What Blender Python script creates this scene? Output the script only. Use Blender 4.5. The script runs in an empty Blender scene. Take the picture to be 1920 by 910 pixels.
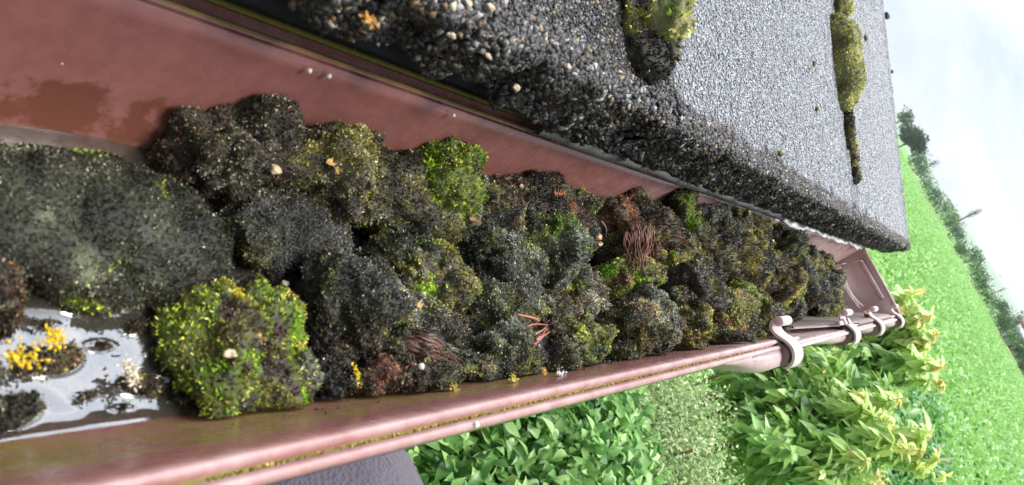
import bpy, bmesh, math, random
import numpy as np
from mathutils import Matrix, Vector

rng = np.random.default_rng(7)
random.seed(7)
SC = bpy.context.scene
COL = SC.collection

# ------------------------------------------------------------------ camera
FPX = 1443.0
H = .16                                   # camera height above the gutter rim (z = 0)
n_ = np.array([.862, .507]); n_ /= np.linalg.norm(n_)
UP = np.array([n_[0]*FPX, n_[1]*FPX, 732.]); UP /= np.linalg.norm(UP)
YC = np.array([904., -96., -FPX]); YC /= np.linalg.norm(YC)
YC -= UP*(YC@UP); YC /= np.linalg.norm(YC)
XC = np.cross(YC, UP)
R = np.array([XC, YC, UP])
CAM = np.array([0, 0, H])

cam_d = bpy.data.cameras.new('camera')
cam = bpy.data.objects.new('camera', cam_d); COL.objects.link(cam)
M4 = Matrix([[*R[0], 0], [*R[1], 0], [*R[2], H], [0, 0, 0, 1]])
cam.matrix_world = M4
cam_d.sensor_width = 36; cam_d.lens = 36*FPX/1920
cam_d.clip_start = .01; cam_d.clip_end = 3000
cam_d.dof.use_dof = True
cam_d.dof.focus_distance = .58
cam_d.dof.aperture_fstop = 22
SC.camera = cam

# ------------------------------------------------------------------ world, sun, exposure
SUN_DIR = np.array([.34, .26, .90]); SUN_DIR /= np.linalg.norm(SUN_DIR)
EL = math.asin(SUN_DIR[2]); AZ = math.atan2(SUN_DIR[0], SUN_DIR[1])
W = bpy.data.worlds.new('World'); SC.world = W; W.use_nodes = True
nt = W.node_tree; nd = nt.nodes; lk = nt.links; nd.clear()
sky = nd.new('ShaderNodeTexSky'); sky.sky_type = 'NISHITA'; sky.sun_disc = False
sky.sun_elevation = EL; sky.sun_rotation = AZ
tc = nd.new('ShaderNodeTexCoord')
mp = nd.new('ShaderNodeMapping'); mp.inputs['Scale'].default_value = (1.6, 1.0, 4.0)
mp.inputs['Rotation'].default_value = (0, .25, .3)
nz = nd.new('ShaderNodeTexNoise'); nz.inputs['Scale'].default_value = 2.6; nz.inputs['Detail'].default_value = 7; nz.inputs['Roughness'].default_value = .55
nz.inputs['Distortion'].default_value = .6
lk.new(tc.outputs['Generated'], mp.inputs[0]); lk.new(mp.outputs[0], nz.inputs['Vector'])
cr = nd.new('ShaderNodeValToRGB'); e = cr.color_ramp.elements
e[0].position = .36; e[0].color = (3.8, 4.3, 5.1, 1); e[1].position = .66; e[1].color = (5.9, 6.05, 6.3, 1)
lk.new(nz.outputs['Fac'], cr.inputs[0])
# glow added to the clouds, apart from the sun, to brighten the water's reflection
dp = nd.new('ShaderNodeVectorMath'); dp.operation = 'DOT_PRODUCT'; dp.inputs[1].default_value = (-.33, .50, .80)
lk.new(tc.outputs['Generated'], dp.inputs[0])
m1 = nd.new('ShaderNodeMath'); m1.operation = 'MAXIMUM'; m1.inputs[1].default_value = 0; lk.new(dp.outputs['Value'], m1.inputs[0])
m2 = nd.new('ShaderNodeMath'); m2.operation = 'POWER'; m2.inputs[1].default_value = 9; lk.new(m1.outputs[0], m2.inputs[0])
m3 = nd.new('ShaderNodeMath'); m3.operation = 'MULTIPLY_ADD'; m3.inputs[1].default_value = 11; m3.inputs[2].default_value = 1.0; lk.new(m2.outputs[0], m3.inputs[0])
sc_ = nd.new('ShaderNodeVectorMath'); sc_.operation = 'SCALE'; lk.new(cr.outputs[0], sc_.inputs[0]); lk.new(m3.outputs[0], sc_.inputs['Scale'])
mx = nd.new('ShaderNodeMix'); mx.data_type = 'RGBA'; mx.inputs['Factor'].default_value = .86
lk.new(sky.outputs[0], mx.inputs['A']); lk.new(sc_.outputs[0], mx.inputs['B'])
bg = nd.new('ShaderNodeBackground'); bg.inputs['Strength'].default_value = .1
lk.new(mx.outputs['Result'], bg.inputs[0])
wo = nd.new('ShaderNodeOutputWorld'); lk.new(bg.outputs[0], wo.inputs[0])

sd = bpy.data.lights.new('sun', 'SUN'); sd.energy = 3.1; sd.angle = math.radians(20); sd.color = (1, .96, .9)
so = bpy.data.objects.new('sun', sd); COL.objects.link(so)
so.rotation_euler = Vector(-SUN_DIR).to_track_quat('-Z', 'Y').to_euler(); so.location = (0, 0, 8)
SC.view_settings.view_transform = 'Standard'; SC.view_settings.look = 'None'
SC.view_settings.exposure = .75; SC.view_settings.gamma = 1

# ------------------------------------------------------------------ pixel helpers (used to lay the scene out in metres)
def ray(px, py):
    d = R@np.array([px-960., -(py-455.), -FPX]); return d/np.linalg.norm(d)
def onz(px, py, z):
    d = ray(px, py); return CAM+d*(z-H)/d[2]
def onx(px, py, x):
    d = ray(px, py); return CAM+d*x/d[0]
def ony(px, py, y):
    d = ray(px, py); return CAM+d*y/d[1]
def atd(px, py, t): return CAM+ray(px, py)*t
def proj(P):
    q = (np.atleast_2d(P)-CAM)@R
    z = np.where(q[:, 2] < -1e-4, -q[:, 2], 1e-4)
    return np.stack([960+FPX*q[:, 0]/z, 455-FPX*q[:, 1]/z], 1), -q[:, 2]
def inview(P, m=250):
    p, d = proj(P)
    return (d > 0) & (p[:, 0] > -m) & (p[:, 0] < 1920+m) & (p[:, 1] > -m) & (p[:, 1] < 910+m)

# ------------------------------------------------------------------ noise
def vn(P, s, seed=0):
    P = np.asarray(P)*s+seed*17.13+1000.
    i = np.floor(P).astype(np.int64); f = P-i; f = f*f*(3-2*f)
    def h(a, b, c):
        n = (a*374761393+b*668265263+c*2147483647+seed*1274126177) & 0xffffffff
        n = ((n ^ (n >> 13))*1274126177) & 0xffffffff
        return ((n ^ (n >> 16)) & 0xffff)/65535.
    r = 0
    for dx in (0, 1):
        for dy in (0, 1):
            for dz in (0, 1):
                w = (f[:, 0] if dx else 1-f[:, 0])*(f[:, 1] if dy else 1-f[:, 1])*(f[:, 2] if dz else 1-f[:, 2])
                r = r+w*h(i[:, 0]+dx, i[:, 1]+dy, i[:, 2]+dz)
    return r
def fbm(P, s, o=4, seed=0):
    r = 0; a = .5; t = 0
    for k in range(o):
        r = r+a*vn(P, s*2**k, seed+k); t += a; a *= .5
    return r/t

# ------------------------------------------------------------------ objects
def tag(o, label=None, cat=None, group=None, kind=None):
    if label: o['label'] = label
    if cat: o['category'] = cat
    if group: o['group'] = group
    if kind: o['kind'] = kind
    return o
def empty(name, loc, label=None, cat=None, group=None):
    o = bpy.data.objects.new(name, None); COL.objects.link(o); o.location = loc
    o.empty_display_size = .02
    return tag(o, label, cat, group)
def mesh(name, V, F, mats, col=None, parent=None, smooth=False, mi=None, loc=None):
    """V world (n,3); F int array (m,k) or list of such arrays."""
    V = np.asarray(V, float)
    if not isinstance(F, list): F = [F]
    F = [np.asarray(f, dtype=np.int64) for f in F if len(f)]
    if loc is None: loc = V.mean(0) if parent is None else np.zeros(3)
    if parent is not None:
        loc = np.zeros(3); off = np.array(parent.location)
    else: off = np.array(loc)
    me = bpy.data.meshes.new(name)
    me.vertices.add(len(V)); me.vertices.foreach_set('co', (V-off).astype(np.float32).ravel())
    nl = sum(f.size for f in F); npol = sum(len(f) for f in F)
    me.loops.add(nl); me.loops.foreach_set('vertex_index', np.concatenate([f.ravel() for f in F]).astype(np.int32))
    me.polygons.add(npol)
    tot = np.concatenate([np.full(len(f), f.shape[1]) for f in F])
    me.polygons.foreach_set('loop_start', np.concatenate([[0], np.cumsum(tot)[:-1]]).astype(np.int32))
    if mi is not None: me.polygons.foreach_set('material_index', np.asarray(mi, np.int32))
    me.update(calc_edges=True); me.validate()
    if col is not None:
        a = me.attributes.new('Col', 'FLOAT_COLOR', 'POINT')
        c = np.ones((len(V), 4), np.float32); c[:, :3] = np.clip(col, 0, 1); a.data.foreach_set('color', c.ravel())
    if smooth: me.polygons.foreach_set('use_smooth', np.ones(npol, bool))
    for m in (mats if isinstance(mats, (list, tuple)) else [mats]): me.materials.append(m)
    o = bpy.data.objects.new(name, me); COL.objects.link(o)
    if parent is not None: o.parent = parent
    else: o.location = loc
    return o
class MB:
    def __init__(s): s.V = []; s.F = {}; s.C = []; s.n = 0
    def add(s, V, F, c=None):
        V = np.asarray(V, float)
        if not isinstance(F, list): F = [F]
        for f in F:
            f = np.asarray(f)
            if len(f): s.F.setdefault(f.shape[1], []).append(f+s.n)
        s.V.append(V); s.n += len(V)
        c = np.array([.5, .5, .5]) if c is None else np.asarray(c, float)
        s.C.append(np.broadcast_to(c, (len(V), 3)))
    def build(s, name, mats, parent=None, smooth=False, loc=None):
        return mesh(name, np.concatenate(s.V), [np.concatenate(v) for v in s.F.values()], mats, np.concatenate(s.C), parent, smooth, loc=loc)
_ico = {}
def ico(n):
    if n not in _ico:
        bm = bmesh.new(); bmesh.ops.create_icosphere(bm, subdivisions=n, radius=1)
        _ico[n] = (np.array([v.co[:] for v in bm.verts]), np.array([[v.index for v in f.verts] for f in bm.faces])); bm.free()
    return _ico[n]
def extrude_profile(P, y0, y1, ys=None, closed=True):
    """profile (k,2) in x,z swept along y; returns V, [quads] (+caps as ngon)."""
    P = np.asarray(P, float); k = len(P)
    ys = np.array([y0, y1]) if ys is None else np.asarray(ys)
    V = np.concatenate([np.stack([P[:, 0], np.full(k, y), P[:, 1]], 1) for y in ys])
    q = []
    for j in range(len(ys)-1):
        for i in range(k if closed else k-1):
            a = j*k+i; b = j*k+(i+1) % k
            q.append([a, b, b+k, a+k])
    F = [np.array(q)]
    if closed:
        F.append(np.array([list(range(k))])); F.append(np.array([[(len(ys)-1)*k+i for i in range(k)][::-1]]))
    return V, F
def thick(P, t):
    """give an open 2-D polyline a thickness t (to its left)."""
    P = np.asarray(P, float); d = np.gradient(P, axis=0); d /= np.linalg.norm(d, axis=1)[:, None]+1e-12
    n = np.stack([-d[:, 1], d[:, 0]], 1)
    return np.concatenate([P, (P+n*t)[::-1]])
def spline(P, n=8):
    P = [np.array(p, float) for p in P]; Q = [2*P[0]-P[1]]+P+[2*P[-1]-P[-2]]; out = []
    for i in range(1, len(Q)-2):
        for t in np.linspace(0, 1, n, endpoint=False):
            a, b, c, d = Q[i-1:i+3]
            out.append(.5*(2*b+(c-a)*t+(2*a-5*b+4*c-d)*t*t+(3*b-3*c+d-a)*t**3))
    out.append(P[-1]); return np.array(out)
def tube(mb, pts, r, c=None, k=6):
    pts = np.asarray(pts); m = len(pts); r = np.broadcast_to(np.asarray(r, float), (m,))
    T = np.gradient(pts, axis=0); T /= np.linalg.norm(T, axis=1)[:, None]+1e-12
    ref = np.array([.3, .2, .93]); V = []
    for i in range(m):
        a = np.cross(T[i], ref); a /= np.linalg.norm(a)+1e-9; b = np.cross(T[i], a)
        for j in range(k):
            th = 2*math.pi*j/k; V.append(pts[i]+r[i]*(math.cos(th)*a+math.sin(th)*b))
    q = [[i*k+j, i*k+(j+1) % k, (i+1)*k+(j+1) % k, (i+1)*k+j] for i in range(m-1) for j in range(k)]
    mb.add(V, [np.array(q), np.array([list(range(k))[::-1]]), np.array([[(m-1)*k+j for j in range(k)]])], c)
def box(mb, lo, hi, c=None):
    lo = np.array(lo, float); hi = np.array(hi, float)
    V = np.array([[x, y, z] for x in (lo[0], hi[0]) for y in (lo[1], hi[1]) for z in (lo[2], hi[2])])
    mb.add(V, np.array([[0, 1, 3, 2], [4, 6, 7, 5], [0, 4, 5, 1], [2, 3, 7, 6], [0, 2, 6, 4], [1, 5, 7, 3]]), c)

# ------------------------------------------------------------------ materials
def newmat(name):
    m = bpy.data.materials.new(name); m.use_nodes = True; t = m.node_tree
    return m, t.nodes, t.links, t.nodes['Principled BSDF']
def attr_mat(name, rough=.6, spec=.5, transl=0, bump=0, bscale=600, rvar=0, coat=0):
    m, N, L, P = newmat(name)
    a = N.new('ShaderNodeAttribute'); a.attribute_name = 'Col'
    L.new(a.outputs['Color'], P.inputs['Base Color'])
    P.inputs['Roughness'].default_value = rough; P.inputs['Specular IOR Level'].default_value = spec
    P.inputs['Coat Weight'].default_value = coat; P.inputs['Coat Roughness'].default_value = .15
    if bump:
        z = N.new('ShaderNodeTexNoise'); z.inputs['Scale'].default_value = bscale; z.inputs['Detail'].default_value = 5
        g = N.new('ShaderNodeNewGeometry'); L.new(g.outputs['Position'], z.inputs['Vector'])
        b = N.new('ShaderNodeBump'); b.inputs['Strength'].default_value = bump; b.inputs['Distance'].default_value = 1/bscale
        L.new(z.outputs['Fac'], b.inputs['Height']); L.new(b.outputs[0], P.inputs['Normal'])
    if transl:
        out = N['Material Output']; t = N.new('ShaderNodeBsdfTranslucent'); L.new(a.outputs['Color'], t.inputs[0])
        mx = N.new('ShaderNodeMixShader'); mx.inputs[0].default_value = transl
        L.new(P.outputs[0], mx.inputs[1]); L.new(t.outputs[0], mx.inputs[2]); L.new(mx.outputs[0], out.inputs[0])
    return m
MOSS = attr_mat('moss_leaf', .34, .55, .12)
MOSSB = attr_mat('moss_body', .5, .45, 0, 1.0, 900)
STONE = attr_mat('stone_granule', .5, .45, 0, .3, 1500)
LEAF = attr_mat('plant_leaf', .38, .5, .38)
DRYLEAF = attr_mat('dry_leaf', .75, .3, .2)
LICHEN = attr_mat('lichen', .8, .2, .1, .4, 900)
BARK = attr_mat('bark', .85, .2, 0, .6, 200)
PLAIN = attr_mat('plain', .6, .4)
ROOT = attr_mat('root', .5, .5)
FOL = attr_mat('far_foliage', .8, .15, .2)

def plastic(name, base, dark, wetc=None, rough=.28):
    """aged brown pvc: mottled colour, grime film, algae tint, fine scratches"""
    m, N, L, P = newmat(name)
    g = N.new('ShaderNodeNewGeometry')
    z1 = N.new('ShaderNodeTexNoise'); z1.inputs['Scale'].default_value = 14; z1.inputs['Detail'].default_value = 8; z1.inputs['Roughness'].default_value = .6
    z2 = N.new('ShaderNodeTexNoise'); z2.inputs['Scale'].default_value = 160; z2.inputs['Detail'].default_value = 6
    mp = N.new('ShaderNodeMapping'); mp.inputs['Scale'].default_value = (1, .35, 1)
    L.new(g.outputs['Position'], mp.inputs[0]); L.new(mp.outputs[0], z1.inputs['Vector']); L.new(g.outputs['Position'], z2.inputs['Vector'])
    r = N.new('ShaderNodeValToRGB'); r.color_ramp.elements[0].color = (*dark, 1); r.color_ramp.elements[0].position = .38
    r.color_ramp.elements[1].color = (*base, 1); r.color_ramp.elements[1].position = .6
    L.new(z1.outputs['Fac'], r.inputs[0])
    mm = N.new('ShaderNodeMix'); mm.data_type = 'RGBA'; mm.blend_type = 'MULTIPLY'; mm.inputs['Factor'].default_value = .22
    r2 = N.new('ShaderNodeValToRGB'); r2.color_ramp.elements[0].color = (.45, .45, .42, 1); r2.color_ramp.elements[0].position = .35
    r2.color_ramp.elements[1].position = .6
    L.new(z2.outputs['Fac'], r2.inputs[0]); L.new(r.outputs[0], mm.inputs['A']); L.new(r2.outputs[0], mm.inputs['B'])
    last = mm.outputs['Result']
    if wetc:
        a = N.new('ShaderNodeAttribute'); a.attribute_name = 'Col'   # r = algae amount, g = wet film amount, b = painted pale sheen
        s = N.new('ShaderNodeSeparateColor'); L.new(a.outputs['Color'], s.inputs[0])
        z3 = N.new('ShaderNodeTexNoise'); z3.inputs['Scale'].default_value = 45; z3.inputs['Detail'].default_value = 9; z3.inputs['Roughness'].default_value = .7
        L.new(g.outputs['Position'], z3.inputs['Vector'])
        def masked(ch, lo, hi):
            ad = N.new('ShaderNodeMath'); ad.operation = 'MULTIPLY_ADD'; ad.inputs[1].default_value = .9; L.new(s.outputs[ch], ad.inputs[0]); L.new(z3.outputs['Fac'], ad.inputs[2])
            mr = N.new('ShaderNodeMapRange'); mr.inputs['From Min'].default_value = lo; mr.inputs['From Max'].default_value = hi; L.new(ad.outputs[0], mr.inputs['Value'])
            return mr.outputs[0]
        for ch, c, lo, hi in (('Green', (.15, .055, .036), .95, 1.02), ('Red', (.25, .21, .05), .86, 1.30), ('Blue', (.50, .38, .36), .6, 1.45)):
            k = N.new('ShaderNodeMix'); k.data_type = 'RGBA'; L.new(masked(ch, lo, hi), k.inputs['Factor']); L.new(last, k.inputs['A']); k.inputs['B'].default_value = (*c, 1)
            last = k.outputs['Result']
    L.new(last, P.inputs['Base Color'])
    rr = N.new('ShaderNodeMapRange'); rr.inputs['To Min'].default_value = rough-.08; rr.inputs['To Max'].default_value = rough+.22; L.new(z2.outputs['Fac'], rr.inputs['Value'])
    L.new(rr.outputs[0], P.inputs['Roughness'])
    b = N.new('ShaderNodeBump'); b.inputs['Strength'].default_value = .06; b.inputs['Distance'].default_value = .001
    L.new(z2.outputs['Fac'], b.inputs['Height']); L.new(b.outputs[0], P.inputs['Normal'])
    return m
PVC = plastic('brown_pvc', (.26, .108, .094), (.225, .088, .075), True, .20)
PVCL = plastic('faded_pvc', (.66, .52, .49), (.50, .36, .34), None, .3)
PVCG = plastic('weathered_pvc', (.40, .29, .28), (.27, .18, .17), True, .4)

# ------------------------------------------------------------------ SETTING: ground, field, hills
ZG = -2.6
def ground_mat():
    m, N, L, P = newmat('field_ground')
    g = N.new('ShaderNodeNewGeometry')
    z = N.new('ShaderNodeTexNoise'); z.inputs['Scale'].default_value = .12; z.inputs['Detail'].default_value = 12; z.inputs['Roughness'].default_value = .65
    z2 = N.new('ShaderNodeTexNoise'); z2.inputs['Scale'].default_value = 2.4; z2.inputs['Detail'].default_value = 8; z2.inputs['Roughness'].default_value = .7
    L.new(g.outputs['Position'], z.inputs['Vector']); L.new(g.outputs['Position'], z2.inputs['Vector'])
    r = N.new('ShaderNodeValToRGB'); r.color_ramp.elements[0].color = (.10, .22, .055, 1); r.color_ramp.elements[0].position = .3
    r.color_ramp.elements[1].color = (.19, .33, .10, 1); r.color_ramp.elements[1].position = .7
    ad = N.new('ShaderNodeMath'); ad.operation = 'MULTIPLY_ADD'; ad.inputs[1].default_value = .6
    L.new(z2.outputs['Fac'], ad.inputs[0])
    ml = N.new('ShaderNodeMath'); ml.operation = 'MULTIPLY'; ml.inputs[1].default_value = .4; L.new(z.outputs['Fac'], ml.inputs[0]); L.new(ml.outputs[0], ad.inputs[2])
    L.new(ad.outputs[0], r.inputs[0]); L.new(r.outputs[0], P.inputs['Base Color'])
    P.inputs['Roughness'].default_value = .9; P.inputs['Specular IOR Level'].default_value = .1
    b = N.new('ShaderNodeBump'); b.inputs['Strength'].default_value = 1; b.inputs['Distance'].default_value = .12; L.new(z2.outputs['Fac'], b.inputs['Height']); L.new(b.outputs[0], P.inputs['Normal'])
    return m
GM = ground_mat()
gx = np.concatenate([np.linspace(-900, -60, 12), np.linspace(-50, 60, 45), np.linspace(70, 900, 12)])
gy = np.concatenate([np.linspace(-120, -6, 6), np.linspace(-4, 60, 60), np.linspace(64, 320, 40), np.linspace(340, 1400, 10)])
GX, GY = np.meshgrid(gx, gy)
def gz(x, y):
    p = np.stack([np.asarray(x, float).ravel(), np.asarray(y, float).ravel(), np.zeros(np.size(x))], 1)
    return ZG+(fbm(p, .35, 3, 3)-.5)*.25*np.clip((p[:, 1]-1)/10, 0, 1)
V = np.stack([GX.ravel(), GY.ravel(), gz(GX, GY)], 1)
ny, nx = GX.shape
ii = np.arange(ny*nx).reshape(ny, nx)
Q = np.stack([ii[:-1, :-1], ii[:-1, 1:], ii[1:, 1:], ii[1:, :-1]], -1).reshape(-1, 4)
tag(mesh('ground', V, Q, GM, smooth=True, loc=(0, 0, ZG)), kind='structure')
# far low hills
def hill(name, x0, x1, y, h, seed, col):
    xs = np.linspace(x0, x1, 60); P = np.stack([xs, np.zeros(60), np.zeros(60)], 1)
    hh = h*(.45+.9*fbm(P, 1/160., 3, seed)); hh *= np.clip(np.minimum(xs-x0, x1-xs)/120, 0, 1)
    rows = [np.stack([xs, np.full(60, y-60.), np.full(60, ZG-.5)], 1), np.stack([xs, np.full(60, y-20.), ZG+hh*.7], 1), np.stack([xs, np.full(60, y+30.), ZG+hh], 1), np.stack([xs, np.full(60, y+220.), np.full(60, ZG-.5)], 1)]
    V = np.concatenate(rows); i = np.arange(240).reshape(4, 60)
    Q = np.stack([i[:-1, :-1], i[:-1, 1:], i[1:, 1:], i[1:, :-1]], -1).reshape(-1, 4)
    tag(mesh(name, V, Q, FOL, np.tile(col, (240, 1)), smooth=True), kind='structure')
hill('hills', -420, 160, 900, 13, 4, (.26, .33, .24))

# ------------------------------------------------------------------ leaves
def leaf_mesh(B, D, Nn, L, Wd, colr, fold=.25, curl=.25, simple=False, ovate=False):
    """B base points, D direction, Nn normal, lengths, widths -> V,F(quads/tris),C ; pointed oval leaf folded at the midrib"""
    n = len(B); L = np.broadcast_to(L, (n,)); Wd = np.broadcast_to(Wd, (n,))
    D = D/(np.linalg.norm(D, axis=1)[:, None]+1e-9)
    S = np.cross(D, Nn); S /= np.linalg.norm(S, axis=1)[:, None]+1e-9
    Nn = np.cross(S, D)
    if simple: st = [(0, 0), (.45, 1), (1, 0)]
    else: st = [(0, .0), (.10, .5), (.28, .93), (.48, 1), (.68, .78), (.86, .38), (1, 0)]
    if ovate: st = [(0, 0), (.07, .6), (.24, 1), (.45, .88), (.66, .55), (.84, .2), (1, 0)]
    rows = []
    cl = np.broadcast_to(np.asarray(curl, float), (n,))
    for (t, w) in st:
        mid = B+D*(t*L)[:, None]-Nn*((t**2)*cl*L)[:, None]
        if w == 0: rows.append([mid])
        else:
            off = S*(w*Wd/2)[:, None]; up = Nn*(fold*w*Wd/2)[:, None]
            rows.append([mid-off+up, mid, mid+off+up])
    P = [p for r in rows for p in r]; k = len(P)
    V = np.stack(P, 1).reshape(-1, 3)
    idx = []; c = 0
    for r in rows: idx.append(list(range(c, c+len(r)))); c += len(r)
    T = []; Qd = []
    for a, b in zip(idx[:-1], idx[1:]):
        if len(a) == 1: T += [[a[0], b[1], b[0]], [a[0], b[2], b[1]]]
        elif len(b) == 1: T += [[a[0], a[1], b[0]], [a[1], a[2], b[0]]]
        else: Qd += [[a[0], a[1], b[1], b[0]], [a[1], a[2], b[2], b[1]]]
    base = (np.arange(n)*k)[:, None, None]
    F = [(base+np.array(T)[None]).reshape(-1, 3)]
    if Qd: F.append((base+np.array(Qd)[None]).reshape(-1, 4))
    C = np.repeat(colr, k, axis=0)
    return V, F, C
def rdir(n):
    v = rng.normal(size=(n, 3)); return v/np.linalg.norm(v, axis=1)[:, None]

# ------------------------------------------------------------------ crop in the field (uncountable)
def make_crop():
    N = 190000
    d = 3.5*np.exp(rng.random(N)*math.log(300/3.5))
    # radial wedge seen past the gutter and beside it
    a = rng.uniform(-.42, .34, N)
    P = np.stack([d*a, d, np.zeros(N)], 1)
    dens = (rng.random(N) < np.clip((d/60)**.6, .12, 1)) & (d < 2.0*np.interp(a, [-.3, -.174, .079, .3], [150, 143, 76, 60]))
    keep = inview(P+[0, 0, ZG], 120) & dens & (d > 9+2*np.sin(a*20))
    P = P[keep]; n = len(P)
    sz = np.clip(.022*P[:, 1]**.75, .09, .32)*rng.uniform(.7, 1.3, n)
    P[:, 2] = gz(P[:, 0], P[:, 1])+sz*.25
    Bs = []; Ds = []; Ns = []; Ls = []; Cs = []
    tone = fbm(P, .25, 3, 9)
    base = np.array([.20, .42, .09])[None]*(1-tone[:, None])+np.array([.31, .54, .14])[None]*tone[:, None]
    for k in range(5):
        u = rdir(n); u[:, 2] = np.abs(u[:, 2])*.5+.15
        Bs.append(P+u*sz[:, None]*.15); Ds.append(u); nn = np.zeros((n, 3)); nn[:, 2] = 1; nn += rdir(n)*.22; Ns.append(nn); Ls.append(sz*.8)
        Cs.append(base*rng.uniform(.88, 1.12, (n, 1)))
    V, F, C = leaf_mesh(np.concatenate(Bs), np.concatenate(Ds), np.concatenate(Ns), np.concatenate(Ls), np.concatenate(Ls)*.6, np.concatenate(Cs), simple=True)
    tag(mesh('crop_plants', V, F, LEAF, C, loc=(0, 20, ZG)), 'bright green low leafy crop covering the whole field', 'crop', kind='stuff')
make_crop()

# ------------------------------------------------------------------ far hedge line
def tree(name, x, y, w, h, base, cols, label, cat, group=None, n=900, leaf=.35, flat=1, trunk=True, zsink=0, lumps=9, gaps=.0):
    zg = ZG-zsink
    e = empty(name, (x, y, zg), label, cat, group)
    cen = []; rad = []
    for i in range(lumps):
        th = rng.uniform(0, 6.28); rr = rng.uniform(0, .6)
        cen.append([x+w*.5*rr*math.cos(th), y+w*.4*rr*math.sin(th), zg+h*(base+(1-base)*rng.uniform(.15, .75))]); rad.append(rng.uniform(.22, .42))
    cen = np.array(cen); rad = np.array(rad)
    k = rng.integers(0, lumps, n); u = rdir(n); rr = rng.uniform(.55, 1.05, n)
    P = cen[k]+u*(rad[k]*rr)[:, None]*np.array([w*.85, w*.7, h*(1-base)*.9])
    P[:, 2] = np.maximum(P[:, 2], zg+base*h*.6) if base > .1 else zg+np.abs(P[:, 2]-zg)
    tone = fbm(P, 2.2/w, 3, int(abs(x*7)) % 50)
    c0, c1 = np.array(cols[0]), np.array(cols[1])
    C = c0+(c1-c0)*np.clip((tone-.3)*2, 0, 1)[:, None]; C = C*rng.uniform(.7, 1.3, (n, 1))
    V, F, Cc = leaf_mesh(P, rdir(n), rdir(n), leaf*rng.uniform(.6, 1.4, n), leaf*.7, C, simple=True)
    mesh('crown', V, F, FOL, Cc, parent=e)
    if trunk:
        mb = MB()
        pts = spline([(x, y, zg-.2), (x+.02*h, y, zg+h*.35), (x-.01*h, y, zg+h*.7)], 4)
        tube(mb, pts, np.linspace(.03*h, .012*h, len(pts)), (.12, .09, .07))
        for q in range(4):
            s = pts[3+q % 4]; tt = cen[q % lumps]
            tube(mb, spline([s, (s+tt)/2+[0, 0, .03*h], tt], 3), np.linspace(.014*h, .005*h, 7), (.12, .09, .07), 5)
        mb.build('trunk', BARK, parent=e)
    return e
def hedgepos(px, py):    # foot of the hedge on the ground
    p = onz(px, py, ZG); return p
hl = []
K = 17
for i in range(K):
    t = i/(K-1)
    px = 1700+t*(1903-1700); py = 303+t*(684-303)
    px += 2*math.sin(i*1.7)
    p = hedgepos(px, py)
    hl.append(p)
desc = ['tall dark rounded', 'low dull green', 'broad mid green', 'dusky olive', 'rounded dark green', 'wide grey green', 'shaggy mid green', 'low spreading', 'bulky dark', 'ragged olive green', 'domed dark green', 'loose pale green', 'dense blackish green', 'tall bulging dark', 'flat topped green', 'hazy bluish', 'thin brownish']
for i, p in enumerate(hl):
    d = p[1]
    hpx = [46, 32, 32, 34, 38, 38, 36, 38, 40, 34, 36, 30, 38, 42, 34, 42, 44][i]
    h = hpx*d/FPX*.86
    w = 46*d/FPX
    g = ((.045, .12, .03), (.15, .29, .08)) if i % 3 else ((.04, .10, .035), (.12, .24, .07))
    ordn = ['first', 'second', 'third', 'fourth', 'fifth', 'sixth', 'seventh', 'eighth', 'ninth', 'tenth', 'eleventh', 'twelfth', 'thirteenth', 'fourteenth', 'fifteenth', 'sixteenth', 'seventeenth'][i]
    tree('hedge_bush', p[0], p[1]+3, w*1.15, h, .05, g, f'{desc[i]} hedgerow bush, {ordn} along the field edge counting from the roof', 'bush', 'bushes of the far hedgerow', 750, h*.085, trunk=True)
def fartree(px, py, top, y, lab, w_px, n, cols=((.05, .09, .045), (.10, .16, .08)), base=.3):
    p = ony(px, py, y); q = ony(*top, y)
    h = q[2]-ZG; w = w_px*y/FPX
    return tree('tree', p[0], y, w, h, base, cols, lab, 'tree', 'trees beyond the field', n, w*.10)
fartree(1712, 262, (1737, 252), 262, 'large dark round tree next to the roof tile edge, tallest over the hedge', 62, 1500, base=.25)
fartree(1697, 222, (1712, 213), 300, 'grey green feathery tree just above the dark round tree at the tile edge', 34, 600, base=.45)
fartree(1745, 310, (1762, 300), 330, 'small lone tree with thin crown standing clear above the hedge', 16, 200, base=.62)
fartree(1815, 405, (1843, 388), 330, 'isolated slender tree rising high against the pale sky', 15, 320, base=.55)
fartree(1874, 545, (1882, 518), 360, 'tiny far tree against pale sky above the middle of the hedge', 9, 90, base=.5)
for (px, py, y, lab) in [(1895, 596, 240, 'greyish leafy tree behind poles near the farm sheds'), (1912, 612, 210, 'rounded green tree beside the farm sheds at the frame edge'), (1925, 640, 230, 'dark tree partly past the frame edge behind the sheds'), (1940, 600, 260, 'pale tree past the far corner of the field')]:
    q = ony(px, py, y); tree('tree', q[0], y, 34*y/FPX*1.4, q[2]-ZG, .1, ((.05, .085, .045), (.11, .17, .08)), lab, 'tree', 'trees beyond the field', 700, 34*y/FPX*.09)
# dirt verge along the hedge
hp = np.array(hl); mid = []
vm = []
for off, zz in ((-1.2, .12), (1.2, .28)):
    vm.append(np.stack([hp[:, 0], hp[:, 1]+off*hp[:, 1]/200, np.full(K, ZG+zz)], 1))
V = np.concatenate(vm); V2 = V.copy(); V2[:, 2] -= 1.0; V = np.concatenate([V, V2])
i = np.arange(2*K).reshape(2, K)
Q = np.stack([i[:-1, :-1], i[:-1, 1:], i[1:, 1:], i[1:, :-1]], -1).reshape(-1, 4)
fr = np.stack([np.arange(K-1)+2*K, np.arange(1, K)+2*K, np.arange(1, K), np.arange(K-1)], 1)
tag(mesh('path', V, [Q, fr], BARK, np.tile((.34, .25, .15), (4*K, 1)), smooth=False), kind='structure')
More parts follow.
